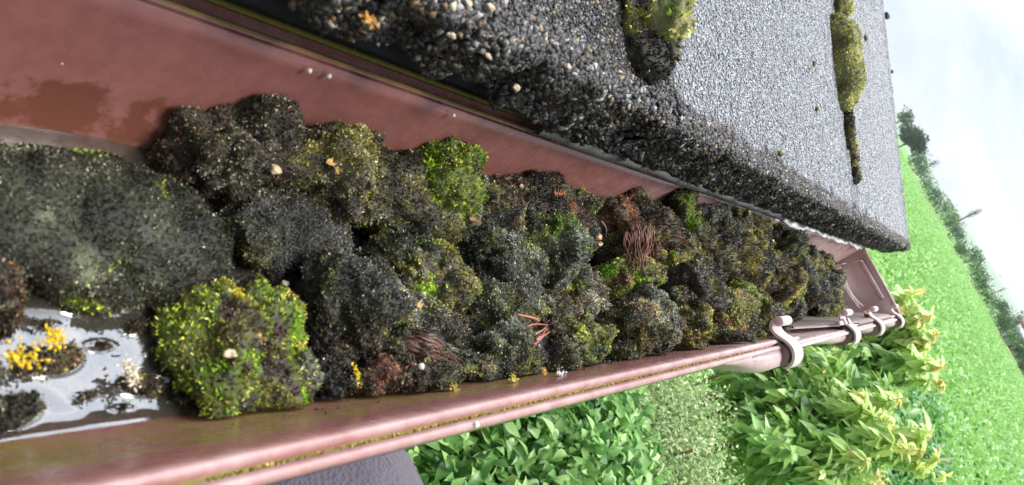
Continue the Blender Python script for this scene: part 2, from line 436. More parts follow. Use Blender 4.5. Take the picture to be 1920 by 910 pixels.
# sheds / caravans
def shed(px, py, y, w, h, colw, colr, lab):
    p = ony(px, py, y); b = ZG; e = empty('farm_shed', (p[0], y, b), lab, 'shed', 'sheds beyond the field')
    x0, x1 = p[0]-w/2, p[0]+w/2; y0, y1 = y-2, y+3
    mb = MB(); box(mb, (x0, y0, b), (x1, y1, b+h), colw); mb.build('wall', PLAIN, e)
    mb = MB(); V = [(x0-.3, y0-.3, b+h+.01), (x1+.3, y0-.3, b+h+.01), (x1+.3, y1+.3, b+h+.01), (x0-.3, y1+.3, b+h+.01), (x0-.3, (y0+y1)/2, b+h*1.45), (x1+.3, (y0+y1)/2, b+h*1.45)]
    mb.add(V, [np.array([[0, 1, 5, 4], [3, 4, 5, 2], [0, 3, 2, 1]]), np.array([[0, 4, 3], [1, 2, 5]])], colr); mb.build('roof', PLAIN, e)
    for f in (.25, .65):
        mb = MB(); box(mb, (x0+w*f-w*.07, y0-.06, b+h*.4), (x0+w*f+w*.07, y0-.01, b+h*.75), (.05, .06, .08)); mb.build('window', PLAIN, e)
    mb = MB(); box(mb, (x0+w*.42, y0-.05, b), (x0+w*.52, y0-.012, b+h*.75), (.2, .1, .07)); mb.build('door', PLAIN, e)
shed(1890, 652, 168, 5.5, 2.6, (.78, .78, .78), (.5, .5, .52), 'white walled low shed at the far field corner')
shed(1912, 690, 170, 6, 2.4, (.75, .76, .8), (.45, .22, .16), 'white shed with reddish roof beside the far field corner')
shed(1916, 640, 230, 9, 4, (.5, .3, .22), (.32, .16, .12), 'brick red barn behind the white sheds')
# utility poles
for (a, b, y, lab) in [((1851, 583), (1872, 582), 170, 'pale utility pole at the far end of the hedge'), ((1868, 604), (1898, 603), 180, 'second pale pole closer to the sheds'), ((1866, 528), (1880, 517), 330, 'tiny distant pole above the pale skyline')]:
    p = ony(*a, y); q = ony(*b, y); e = empty('utility_pole', (q[0], y, ZG), lab, 'pole', 'utility poles by the field')
    mb = MB(); tube(mb, [(q[0], y, ZG), (q[0], y, q[2])], [.16, .11], (.6, .55, .5)); mb.build('pole', PLAIN, e)
    mb = MB(); box(mb, (q[0]-.9, y-.06, q[2]-.7), (q[0]+.9, y+.06, q[2]-.55), (.45, .4, .36)); mb.build('crossarm', PLAIN, e)

# ------------------------------------------------------------------ garden plants
def blob_leaves(n, cen, rad, L, W_, cols, up=.5, shell=(.6, 1.05), ovate=False):
    k = rng.integers(0, len(cen), n); u = rdir(n)
    P = np.array(cen)[k]+u*np.array(rad)[k]*rng.uniform(*shell, (n, 1))
    D = u+rdir(n)*.7; D[:, 2] *= .5; D[:, 2] += rng.uniform(-1.0, .35, n)
    Nn = u*.8+rdir(n)*.45; Nn[:, 2] += up
    c0, c1, c2 = [np.array(c) for c in cols]
    t = rng.random(n)[:, None]; C = np.where(t < .6, c0+(c1-c0)*t/.6, c1+(c2-c1)*(t-.6)/.4)*rng.uniform(.85, 1.15, (n, 1))
    l = L*rng.uniform(.6, 1.2, n)
    return leaf_mesh(P, D, Nn, l, l*W_, C, fold=.38, curl=rng.uniform(.05, .5, n), ovate=ovate)
def shrub(name, label, cat, cen, rad, n, L, W_, cols, foot, group=None, stems=10, up=.5, shell=(.6, 1.05)):
    e = empty(name, (foot[0], foot[1], ZG), label, cat, group)
    V, F, C = blob_leaves(n, cen, rad, L, W_, cols, up, shell, ovate=W_ > .55)
    mesh('foliage', V, F, LEAF, C, parent=e, smooth=True)
    mb = MB()
    for i in range(stems):
        c = np.array(cen[i % len(cen)])+rdir(1)[0]*np.array(rad[i % len(cen)])*.7
        f = np.array([foot[0]+rng.uniform(-.1, .1), foot[1]+rng.uniform(-.15, .15), ZG-.02])
        m = (f+c)/2+np.array([rng.uniform(-.06, .06), rng.uniform(-.06, .06), .1])
        pts = spline([f, m, c], 5); tube(mb, pts, np.linspace(.014, .004, len(pts)), (.16, .10, .06), 5)
    mb.build('stem', BARK, parent=e)
    return e
# broad-leaved glossy shrub right under the gutter
pts = [((880, 880), 1.45), ((960, 850), 1.5), ((1050, 800), 1.6), ((1120, 770), 1.7), ((1170, 760), 1.8), ((1000, 920), 1.5), ((1130, 870), 1.6), ((1190, 850), 1.75), ((900, 960), 1.45), ((1080, 960), 1.6), ((830, 900), 1.5), ((1170, 910), 1.7), ((1100, 740), 1.95)]
cen = [atd(*p, t)-np.array([0, 0, .09]) for p, t in pts]
shrub('leafy_shrub', 'glossy broad leaved green shrub close under the gutter, beside the grey purple cloth', 'shrub', cen, [(.15, .17, .12)]*len(cen), 15000, .036, .60,
      [(.09, .23, .06), (.24, .47, .13), (.48, .70, .25)], (-.12, 1.0), up=.35)
# fine grey-green shrub
pts = [((1250, 770), 2.0), ((1290, 730), 2.1), ((1320, 810), 1.95), ((1280, 860), 1.9), ((1350, 850), 2.1), ((1240, 900), 1.9), ((1330, 930), 2.0), ((1240, 820), 1.95), ((1240, 730), 2.2), ((1340, 760), 2.15)]
cen = [atd(*p, t)-np.array([0, 0, .10]) for p, t in pts]
shrub('fine_leaved_shrub', 'pale grey green shrub with tiny leaves between the glossy shrub and the laurel', 'shrub', cen, [(.13, .16, .13)]*len(cen), 26000, .014, .42,
      [(.16, .26, .09), (.38, .50, .20), (.62, .70, .38)], (.0, 1.7), stems=30, up=.3, shell=(.3, 1.15))
# laurel with upright shoots
def shoot(mbL, mbS, b, t, nleaf, L, tip=True, warm=.5):
    nleaf = int(nleaf*2.5)
    b = np.array(b); t = np.array(t); ax = t-b; ln = np.linalg.norm(ax)
    m = (b+t)/2+rdir(1)[0]*ln*.05
    pts = spline([b, m, t], 8); tube(mbS, pts, np.linspace(.005, .0010, len(pts)), (.26, .26, .09), 5)
    s = np.sort(rng.uniform(.08, 1, nleaf)); idx = np.clip((s*(len(pts)-1)).astype(int), 0, len(pts)-1)
    B = pts[idx]+rdir(nleaf)*.002
    a = ax/ln; u = rdir(nleaf); u -= a*(u@a)[:, None]; u /= np.linalg.norm(u, axis=1)[:, None]
    D = u*rng.uniform(.5, 1., (nleaf, 1))+a*rng.uniform(-.1, .7, (nleaf, 1))+rdir(nleaf)*.35; D[:, 2] -= rng.uniform(.2, 1.1, nleaf)
    Nn = a[None]*.9-u*.4+rdir(nleaf)*.3; Nn[:, 2] += .4
    ss = s[:, None]
    low = np.array([.15, .31, .06]); midc = np.array([.30, .52, .15]); hi = np.array([.70, .80, .28]); org = np.array([.72, .60, .20])
    C = np.where(ss < .5, low+(midc-low)*ss*2, midc+(hi-midc)*(ss-.5)*2*min(1, warm*1.6))
    hot = (rng.random((nleaf, 1)) < np.clip((ss-.85)*4*warm, 0, .4)); C = np.where(hot, org, C)
    C = C*rng.uniform(.75, 1.25, (nleaf, 1))
    l = L*rng.uniform(.6, 1.15, nleaf)*np.where(s > .9, .7, 1)
    V, F, Cc = leaf_mesh(B, D, Nn, l, l*rng.uniform(.38, .52, nleaf), C, fold=.35, curl=rng.uniform(-.2, .9, nleaf))
    mbL.add(V, F, Cc)
def laurel(name, label, shoots, foot, L=.075, body=None):
    e = empty(name, (foot[0], foot[1], ZG), label, 'shrub', 'laurel shrubs beside the house')
    a, b_ = MB(), MB()
    for (bp, bd, tp, td, n, warm) in shoots: shoot(a, b_, atd(*bp, bd), atd(*tp, td), n, L, warm=warm)
    if body:
        V, F, C = blob_leaves(body[0], body[1], body[2], L*.95, .42, [(.11, .25, .05), (.27, .47, .10), (.50, .65, .20)], .6); a.add(V, F, C)
    for (bp, bd, *_r) in shoots[::2]:
        q = atd(*bp, bd); pts = spline([(foot[0]+rng.uniform(-.05, .05), foot[1]+rng.uniform(-.05, .05), ZG-.02), ((foot[0]+q[0])/2, (foot[1]+q[1])/2+.03, (ZG+q[2])/2), q], 5)
        tube(b_, pts, np.linspace(.016, .006, len(pts)), (.20, .13, .08), 6)
    a.build('foliage', LEAF, parent=e, smooth=True); b_.build('stem', BARK, parent=e)
S1 = [((1370, 760), 2.5, (1790, 870), 2.35, 80, 1.0), ((1380, 740), 2.5, (1700, 800), 2.3, 70, .6), ((1400, 770), 2.4, (1640, 870), 2.2, 70, .4), ((1380, 800), 2.4, (1560, 890), 2.2, 60, .3),
      ((1370, 730), 2.5, (1640, 745), 2.4, 70, .6), ((1400, 700), 2.6, (1560, 700), 2.5, 60, .5), ((1420, 800), 2.4, (1740, 850), 2.25, 70, .8), ((1380, 720), 2.6, (1590, 660), 2.6, 60, .5),
      ((1400, 780), 2.4, (1800, 905), 2.4, 60, .6), ((1360, 790), 2.3, (1500, 850), 2.1, 50, .1), ((1400, 820), 2.3, (1620, 960), 2.2, 60, .3), ((1500, 760), 2.5, (1700, 745), 2.4, 50, .7), ((1560, 800), 2.4, (1760, 815), 2.35, 50, .9)]
bc = [atd(1440, 740, 2.6), atd(1480, 790, 2.5), atd(1420, 700, 2.7), atd(1540, 740, 2.6), atd(1460, 840, 2.4), atd(1560, 830, 2.5), atd(1550, 690, 2.8), atd(1620, 780, 2.7)]
laurel('laurel_shrub', 'nearer big laurel shrub with long shoots reaching over the crop field', S1, (.25, 2.6), .056, (4600, bc, [(.12, .17, .13)]*8))
S2 = [((1560, 640), 3.0, (1725, 545), 2.9, 60, 1.), ((1600, 610), 3.0, (1755, 590), 2.9, 60, 1.), ((1600, 640), 3.0, (1770, 625), 2.9, 60, 1.), ((1600, 660), 2.9, (1775, 690), 2.8, 60, 1.), ((1560, 600), 3.1, (1700, 575), 3.0, 50, 1.), ((1500, 665), 3.0, (1730, 565), 2.9, 60, 1.0), ((1520, 670), 3.0, (1745, 600), 2.9, 60, 1.0), ((1530, 690), 3.0, (1760, 645), 2.9, 55, 1.0), ((1540, 700), 3.0, (1785, 720), 2.85, 60, 1.0), ((1520, 640), 3.1, (1700, 560), 3.0, 50, .9),
      ((1600, 690), 3.0, (1730, 690), 2.9, 40, .8), ((1550, 640), 3.1, (1770, 680), 3.0, 50, .9), ((1480, 680), 2.9, (1640, 640), 2.9, 50, .6), ((1620, 640), 3.0, (1735, 610), 2.95, 40, 1.0)]
bc = [atd(1500, 660, 3.1), atd(1560, 660, 3.1), atd(1620, 650, 3.15), atd(1480, 690, 3.0), atd(1560, 700, 3.1)]
laurel('laurel_shrub', 'farther laurel shrub with yellow orange tips behind the gutter end', S2, (-.05, 3.4), .06, (2200, bc, [(.12, .18, .13)]*5))
# hedge of small bluish leaves behind the laurels
pts = [((1640, 700), 5.4), ((1690, 760), 5.6), ((1720, 820), 5.6), ((1660, 840), 5.2), ((1740, 740), 6.0), ((1620, 900), 5.0), ((1700, 900), 5.4), ((1600, 760), 5.2), ((1760, 850), 5.8), ((1680, 690), 6.0)]
cen = [atd(*p, t)-np.array([0, 0, .3]) for p, t in pts]
shrub('garden_hedge', 'cool green small leaved hedge behind the laurel shoots before the crop', 'hedge', cen, [(.4, .55, .36)]*len(cen), 17000, .06, .6,
      [(.07, .22, .045), (.13, .33, .08), (.22, .46, .12)], (.55, 5.4), stems=16, up=.7)
# yellow flowering plant low at the frame edge
c = atd(1625, 905, 3.2)
shrub('yellow_flowering_plant', 'small plant with creamy yellow flower plumes at the lower frame edge', 'plant', [c, c+[.05, .15, -.05], c+[.03, -.1, -.1]], [(.07, .1, .07)]*3, 1500, .02, .5,
      [(.35, .4, .1), (.75, .65, .25), (.85, .8, .4)], (c[0], c[1]), stems=6)
# lawn
def lawn():
    N = 16000
    P = np.stack([rng.uniform(-.6, 4.5, N), rng.uniform(.8, 9.5, N), np.zeros(N)], 1); P[:, 2] = gz(P[:, 0], P[:, 1])
    P = P[inview(P, 100)]; n = len(P)
    D = rdir(n)*.5; D[:, 2] = 1; C = np.array([.16, .40, .05])*rng.uniform(.6, 1.5, (n, 1))
    V, F, Cc = leaf_mesh(P, D, rdir(n), rng.uniform(.04, .1, n), .014, C, simple=True)
    tag(mesh('grass', V, F, LEAF, Cc, loc=(1, 5, ZG)), 'short bright green lawn below the shrubs', 'grass', kind='stuff')
lawn()

# ------------------------------------------------------------------ house behind the gutter
XB = -.19
th = math.radians(21.2)
P0 = np.array([-.15, 0, .062]); ES = np.array([-math.cos(th), 0, math.sin(th)]); EN = np.array([math.sin(th), 0, math.cos(th)])
def rp(s, y, n): return P0+np.array([0, y, 0])+ES*s+EN*n
e = empty('house', (-.5, .5, ZG), 'rendered house wall and dark eaves board behind the gutter', 'house')
mb = MB(); box(mb, (-3.2, -2.5, ZG), (-.45, 1.60, -.10), (.55, .52, .47)); mb.build('wall', attr_mat('render', .9, .2, 0, .5, 300), e)
mb = MB(); box(mb, (-.215, -2.5, -.16), (-.193, 1.625, .004), (.07, .065, .06)); mb.build('fascia_board', PLAIN, e)
mb = MB(); box(mb, (-.449, -2.5, -.165), (-.216, 1.62, -.15), (.3, .28, .25)); mb.build('soffit', PLAIN, e)

# roof tiles
def stones(P, Nn, r, C, flat=.75):
    n = len(P)
    base = np.array([[1, 0, 0], [-1, 0, 0], [0, 1, 0], [0, -1, 0], [0, 0, 1], [0, 0, -1]], float)
    tri = np.array([[0, 2, 4], [2, 1, 4], [1, 3, 4], [3, 0, 4], [2, 0, 5], [1, 2, 5], [3, 1, 5], [0, 3, 5]])
    a = rdir(n); b = np.cross(a, rdir(n)); b /= np.linalg.norm(b, axis=1)[:, None]; c = np.cross(a, b)
    s = np.stack([np.full(n, 1.), rng.uniform(.6, .95, n), rng.uniform(.5, .8, n)], 1)*r[:, None]
    jit = rng.uniform(.75, 1.2, (n, 6, 1))
    Vl = base[None]*jit
    V = P[:, None]+Vl[:, :, 0:1]*(a*s[:, 0:1])[:, None]+Vl[:, :, 1:2]*(b*s[:, 1:2])[:, None]+Vl[:, :, 2:3]*(c*s[:, 2:3])[:, None]
    F = (np.arange(n)*6)[:, None, None]+tri[None]
    return V.reshape(-1, 3), F.reshape(-1, 3), np.repeat(C, 6, axis=0)
TH = .047
def surf(t, y):
    """slab skin: t<0 front face (from -TH at the bottom to 0), t>0 up the slope. rounded nose"""
    t = np.asarray(t, float); y = np.asarray(y, float); r = .006
    s = np.where(t > 0, t, 0); n = np.where(t < 0, t*np.interp(y, [.27, .34, .38, .45, .6], [.78, .90, 1.08, 1.12, 1.1]), 0)
    k = np.clip(1-np.abs(t)/r, 0, 1)**2
    s = s+k*r*.22; n = n-k*r*.22
    base = P0[None]+np.stack([0*y, y, 0*y], 1)+ES[None]*s[:, None]+EN[None]*n[:, None]
    f = np.clip((.012-t)/.02, 0, 1)
    nor = EN[None]*(1-f)[:, None]-ES[None]*f[:, None]; nor /= np.linalg.norm(nor, axis=1)[:, None]
    amp = .0012+.0085*f
    amp = amp*(1+.3*np.clip((.5-y)/.3, 0, 1))
    dsp = (fbm(base, 60, 4, 5)-.5)*2*amp
    return base+nor*dsp[:, None], nor, f
def tile(y0, y1, label, rot=0, smax=1.5, nearrag=0):
    g = 'concrete roof tiles in a row'
    e = empty('roof_tile', rp(0, (y0+y1)/2, 0), label, 'roof tile', g)
    ys = np.linspace(y0, y1, int((y1-y0)/.006)); ts = np.concatenate([np.linspace(-TH, .03, 28), np.linspace(.036, .5, 50), np.linspace(.55, smax, 8)])
    T, Yg = np.meshgrid(ts, ys); P, nor, f = surf(T.ravel(), Yg.ravel())
    a, b = len(ys), len(ts); i = np.arange(a*b).reshape(a, b)
    Q = np.stack([i[:-1, :-1], i[:-1, 1:], i[1:, 1:], i[1:, :-1]], -1).reshape(-1, 4)
    # underside + end faces
    bot = P.reshape(a, b, 3).copy(); bot = bot[:, :, :]-0
    s_ = np.clip(T, 0, None).ravel(); bp = P0[None]+np.stack([0*s_, Yg.ravel(), 0*s_], 1)+ES*(s_+.001)[:, None]+EN*(-TH)
    j = i+a*b
    Q2 = np.stack([j[:-1, :-1], j[1:, :-1], j[1:, 1:], j[:-1, 1:]], -1).reshape(-1, 4)
    E1 = np.stack([i[0, :-1], j[0, :-1], j[0, 1:], i[0, 1:]], -1); E2 = np.stack([i[-1, :-1], i[-1, 1:], j[-1, 1:], j[-1, :-1]], -1)
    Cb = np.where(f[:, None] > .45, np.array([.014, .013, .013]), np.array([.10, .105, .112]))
    wv = np.clip((.02+.06*np.clip((.44-Yg.ravel())/.14, 0, 1.6)+(fbm(P, 30, 4, 8)-.5)*.06-T.ravel())/.012, 0, 1)[:, None]; Cb = Cb*(1-wv)+np.array([.016, .015, .015])*wv
    C = np.concatenate([Cb, np.tile((.04, .04, .04), (a*b, 1))])
    mesh('slab', np.concatenate([P, bp]), [np.concatenate([Q, Q2, E1, E2])], STONE, C, parent=e)
    # granules
    def scatter(n, t0, t1):
        return rng.uniform(t0, t1, n), rng.uniform(y0, y1, n)
    out = MB()
    for (n, t0, t1, kind) in ((int(150000*(y1-y0)/.7*(2.0 if y0 < .3 else 1)), -.002, .56, 'top'), (int(26000*(y1-y0)/.7), -TH, .016, 'front')):
        t, y = scatter(n, t0, t1)
        y = np.where(rng.random(n) < .5, y, y0+(y-y0)*.9)
        p, nn, ff = surf(t, y)
        dist = np.linalg.norm(p-CAM, axis=1)
        k = inview(p, 60)
        # thin out the far ones a little, keep all near
        k &= rng.random(n) < (1.0 if kind == 'front' else np.clip(1.25-.3*dist, .55, 1))
        p, nn, t, y, dist, ff = p[k], nn[k], t[k], y[k], dist[k], ff[k]
        m = len(p)
        if kind == 'top':
            r = rng.uniform(.0007, .0014, m)*np.clip(.85+.28*dist, .9, 1.35)
            q = rng.random(m)[:, None]
            C = np.where(q < .66, np.array([.36, .372, .40]), np.where(q < .83, np.array([.17, .18, .20]), np.where(q < .93, np.array([.60, .60, .62]), np.where(q < .975, np.array([.36, .29, .21]), np.array([.07, .07, .07])))))
            C = C*rng.uniform(.58, 1.10, (m, 1))
            # dirty wet band along the eaves, wider on the nearest tile
            wet = np.clip((.020+.060*np.clip((.44-y)/.14, 0, 1.6)+(fbm(p, 30, 4, 8)-.5)*.06-t)/.012, 0, 1)[:, None]
            dcol = np.where(rng.random((m, 1)) < .84, np.array([.024, .023, .023]), np.where(rng.random((m, 1)) < .5, np.array([.22, .22, .22]), np.array([.30, .2, .10])))
            C = C*(1-wet)+dcol*wet
        else:
            r = rng.uniform(.0011, .0028, m)*np.clip(.9+.2*dist, .9, 1.3)
            q = rng.random(m)[:, None]
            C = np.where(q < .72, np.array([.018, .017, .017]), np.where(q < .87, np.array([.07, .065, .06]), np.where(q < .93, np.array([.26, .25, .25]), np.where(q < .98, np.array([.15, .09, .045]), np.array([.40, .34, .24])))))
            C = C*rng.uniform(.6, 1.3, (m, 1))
        r = r*np.where(y < .42, 1.12, 1.)
        big = rng.random(m) < .01
        r = np.where(big & (y < .7), r*1.3, r)
        V, F, Cc = stones(p+nn*(r*.25)[:, None], nn, r, C); out.add(V, F, Cc)
    if out.n: out.build('granule_coating', STONE, parent=e)
    return e
tile(-.25, .418, 'nearest roof tile, blurred and dirty black along its eaves edge')
tile(.424, 1.130, 'middle roof tile, pale grey gravel surface between the two moss filled joints')
tile(1.137, 1.850, 'farthest roof tile at the end of the row next to the sky')

# ------------------------------------------------------------------ gutter
inner = [(-.0226, -.0045), (-.0226, -.0008), (-.0234, .0005), (-.0258, .0003), (-.0264, -.0042), (-.0279, -.0044), (-.0284, .0002), (-.0306, .0005), (-.0318, -.001), (-.0345, -.006),
         (-.0400, -.020), (-.0470, -.038), (-.0560, -.056), (-.0660, -.068), (-.078, -.0745), (-.095, -.0765), (-.125, -.0765), (-.146, -.0745), (-.158, -.068), (-.1635, -.058),
         (-.1665, -.040), (-.1685, -.020), (-.1700, -.006), (-.1708, .0006), (-.1722, .0010), (-.1732, -.0012), (-.1762, -.0016), (-.1790, -.0010), (-.1800, .0016), (-.1814, .0016), (-.1822, -.0008), (-.188, -.0010)]
P = np.array(inner)
def gprof(P, t=.0022): return thick(P, -t) if False else thick(P, t)
GE = empty('gutter', (-.1, .7, -.076), 'brown plastic roof gutter running away along the eaves, filled with moss', 'gutter')
ys = np.arange(-.5, 1.6301, .01)
k = len(P)
d = np.gradient(P, axis=0); d /= np.linalg.norm(d, axis=1)[:, None]; nn2 = np.stack([-d[:, 1], d[:, 0]], 1)
cenp = np.array([-.1, 0.]); sgn = np.sign(((P-cenp)*nn2).sum(1)); Pout = P+nn2*np.where(sgn[:, None] == 0, 1, 1)*(-.0)+0
# outward offset = away from the gutter centre / downwards
ofs = nn2.copy(); ofs[(ofs*np.array([0, -1])).sum(1) < -.2] *= -1
ofs = np.where(((P-np.array([-.105, .02]))*nn2).sum(1)[:, None] > 0, nn2, -nn2)
ofs[0:2] = (-.7, 0); ofs[2:4] = (-.3, -.7); ofs[4:6] = (0, -.5); ofs[6:9] = (0, -.7)
loop = np.concatenate([P, (P+ofs*.0022)[::-1]])
V, F = extrude_profile(loop, 0, 0, ys=ys)
kk_ = len(loop); cap = np.array([[i, i+1, kk_-2-i, kk_-1-i] for i in range(k-1)]); F = [F[0], cap, cap[:, ::-1]+(len(ys)-1)*kk_]
# colour masks: r algae, g wet, b pale sheen painted on rim top and far end
far_ = (V[:, 1] > .695) & (V[:, 0] < -.0258) & (V[:, 0] > -.05)
V[far_, 2] -= .0035*np.clip((.0+V[far_, 0]+.05)/.02, 0, 1); V[far_, 0] += .0042*np.clip((V[far_, 0]+.05)/.016, 0, 1)*np.clip((-.0258-V[far_, 0])/.004, 0, 1)
X_, Y_, Z_ = V[:, 0], V[:, 1], V[:, 2]
C = np.zeros((len(V), 3))
C[:, 0] += np.where((X_ < -.1729) & (X_ > -.1768), 1.0, 0)*np.clip((1.2-Y_)/.3, .3, 1)+np.where((X_ < -.1808), 1., 0)
C[:, 0] += np.where((X_ > -.0282) & (X_ < -.0262) & (Z_ < -.003) & (Z_ > -.008), .9, 0)*np.clip((.55-Y_)/.2, .1, 1)
C[:, 0] += np.where((X_ > -.058) & (X_ < -.038) & (Z_ > -.062), .58, 0)*np.clip((.48-Y_)/.15, 0, 1)*np.clip((Y_+.3)/.1, 0, 1)
C[:, 1] += np.where((X_ < -.16) & (Z_ < -.030), .58, 0)*np.clip((.23-Y_)/.03, 0, 1)+np.where(Z_ < -.06, .3, 0)
C[:, 1] += np.where((X_ > -.062) & (X_ < -.0345), .50, 0)*np.clip((.9-Y_)/.2, 0, 1)
C[:, 2] += np.clip((Y_-.42)/.5, 0, .75)+np.where((Z_ > -.003) & (X_ > -.034), .35, 0)
ob = mesh('trough', V, F, PVC, C, parent=GE)
# smooth by angle
for p_ in ob.data.polygons: p_.use_smooth = len(p_.vertices) == 4
# end plate
ep = [(-.019, .003), (-.022, -.004), (-.036, -.012), (-.044, -.03), (-.054, -.054), (-.066, -.069), (-.095, -.079), (-.13, -.079), (-.158, -.072), (-.168, -.058), (-.172, -.004), (-.172, .003)]
V, F = extrude_profile(ep, 1.631, 1.635)
EP = mesh('end_plate', V, F, PVCG, np.tile((0.15, 0, .55), (len(V), 1)), parent=GE)
mb = MB()
tube(mb, spline([(-.171, 1.632, .0035), (-.12, 1.632, .0045), (-.07, 1.632, .0045), (-.02, 1.632, .0035)], 5), .0022, (0, 0, .9)); 
o_ = mb.build('plate_rim', PVCL, parent=GE); o_.parent = EP
mb = MB(); tube(mb, spline([(-.150, 1.629, -.012), (-.11, 1.628, -.011), (-.068, 1.629, -.010)], 6), .0045, (0, 0, .4), 8); o_ = mb.build('plate_rib', PVCG, parent=GE); o_.parent = EP
mb = MB()
def crust(n, x, dx, z, ya, yb, cols):
    y = rng.uniform(ya, yb, n); p = np.stack([x+rng.normal(size=n)*dx, y, np.full(n, z)], 1)
    keep = fbm(p, 60, 3, 4)+rng.random(n)*.25 > .42+.25*np.clip((y-.6)/.5, 0, 1); p = p[keep]; m_ = len(p)
    C_ = np.array(cols)[rng.integers(0, len(cols), m_)]*rng.uniform(.6, 1.3, (m_, 1))
    V, F, Cc = stones(p, None, rng.uniform(.0003, .0009, m_), C_); mb.add(V, F, Cc)
YC_ = [(.50, .44, .10), (.40, .34, .08), (.62, .56, .20), (.20, .17, .06)]
crust(5200, -.1747, .0009, -.0010, -.05, 1.1, YC_)
crust(5200, -.1838, .0011, -.0004, -.05, .75, YC_)
crust(1500, -.02715, .0004, -.0040, .12, .62, YC_)
mb.build('algae_crust', LICHEN, parent=GE)
# outer jointing sleeve visible below the front rail
def sleeve(y0, y1, taper, name='joint_sleeve'):
    prof = np.array([(-.0215, -.001), (-.0150, -.0025), (-.0102, -.0066), (-.0104, -.015), (-.017, -.028), (-.030, -.048), (-.046, -.062)])
    ysl = np.linspace(y0, y1, 26); Vs = []
    kk = len(prof)
    for y in ysl:
        f = min(1, (y-y0)/taper) if taper else 1
        f = math.sin(f*math.pi/2)**.8 if taper else 1
        # blend from the plain gutter's outer face to the bulging sleeve
        plainp = np.array([(-.0222, -.003), (-.0235, -.006), (-.032, -.012), (-.037, -.020), (-.0425, -.034), (-.05, -.048), (-.058, -.062)])
        pp = plainp+(prof-plainp)*f
        lp = np.concatenate([pp, (pp+[-.0018, .0008])[::-1]])
        Vs.append(np.stack([lp[:, 0], np.full(2*kk, y), lp[:, 1]], 1))
    V = np.concatenate(Vs); K2 = 2*kk; q = []
    for j in range(len(ysl)-1):
        for i in range(K2):
            a = j*K2+i; b = j*K2+(i+1) % K2; q.append([a, b, b+K2, a+K2])
    cap = np.array([[i, i+1, K2-2-i, K2-1-i] for i in range(kk-1)]); F = [np.array(q), cap, cap[:, ::-1]+(len(ysl)-1)*K2]
    return mesh(name, V, F, PVCG, np.tile((0, 0, .35), (len(V), 1)), parent=GE, smooth=True)
CLIPY = [.69, 1.03, 1.28, 1.575]
sleeve(.525, .70, .13); sleeve(.712, 1.035, .5); sleeve(1.045, 1.285, .4); sleeve(1.296, 1.628, .4)
# pale double rails riding on the front rim past the first clip
mb = MB()
for (ya, yb, x, r) in ((.70, 1.01, -.0212, .0019), (1.05, 1.26, -.0212, .0019), (1.30, 1.6, -.0212, .0019)):
    tube(mb, [(x, ya, .0008), (x, yb, .0008)], r, None, 8)
for (ya, yb) in ((.70, .75), (1.05, 1.20), (1.30, 1.40), (1.5, 1.57)):
    tube(mb, [(-.0285, ya, .0005), (-.0285, yb, .0005)], .0016, None, 8)
mb.build('front_rail', PVCL, parent=GE, smooth=True)
# inner plate overlapping the front slope
pl = np.array([(-.0265, .0015), (-.0320, -.003), (-.0400, -.016), (-.049, -.034), (-.058, -.052), (-.069, -.066)])
ofp = pl+np.array([-.0028, .0022])
mb = MB(); Vs = []
ysl = np.linspace(0, 1, 30)
for u in ysl:
    row = []
    for j, (q0, q1) in enumerate(zip(pl, ofp)):
        ystart = 1.12-.30*min(1, j/2.5) if j < 3 else .82-.01*j
        y = ystart+(1.50-ystart)*u; row.append((q0[0], y, q0[1]))
    for j, (q0, q1) in list(enumerate(zip(pl, ofp)))[::-1]:
        ystart = 1.12-.30*min(1, j/2.5) if j < 3 else .82-.01*j
        y = ystart+(1.50-ystart)*u; row.append((q1[0], y, q1[1]))
    Vs.append(row)
V = np.array(Vs).reshape(-1, 3); K2 = 12; q = []
for j in range(len(ysl)-1):
    for i in range(K2):
        a = j*K2+i; b = j*K2+(i+1) % K2; q.append([a, b, b+K2, a+K2])
cap = np.array([[i, i+1, K2-2-i, K2-1-i] for i in range(5)])
mesh('joint_plate', V, [np.array(q), cap, cap[:, ::-1]+29*K2], plastic('dusty_plate', (.22, .165, .15), (.15, .10, .09), None, .5), parent=GE)
mb = MB()
box(mb, (-.036, .965, .003), (-.031, 1.04, .0065)); box(mb, (-.0375, .985, .0066), (-.030, .992, .009)); box(mb, (-.0375, 1.012, .0066), (-.030, 1.02, .009))
mb.build('joint_catch', PVCL, parent=GE)
# seams on the plate
mb = MB()
for (u0, u1, x, z) in ((.90, 1.02, -.0485, -.0285), (.93, 1.1, -.0450, -.0175), (1.0, 1.25, -.0530, -.0375)):
    tube(mb, [(x, u0, z), (x+.0004, u1, z+.001)], .0005, (.05, .03, .03), 5)
mb.build('plate_seam', PLAIN, parent=GE)

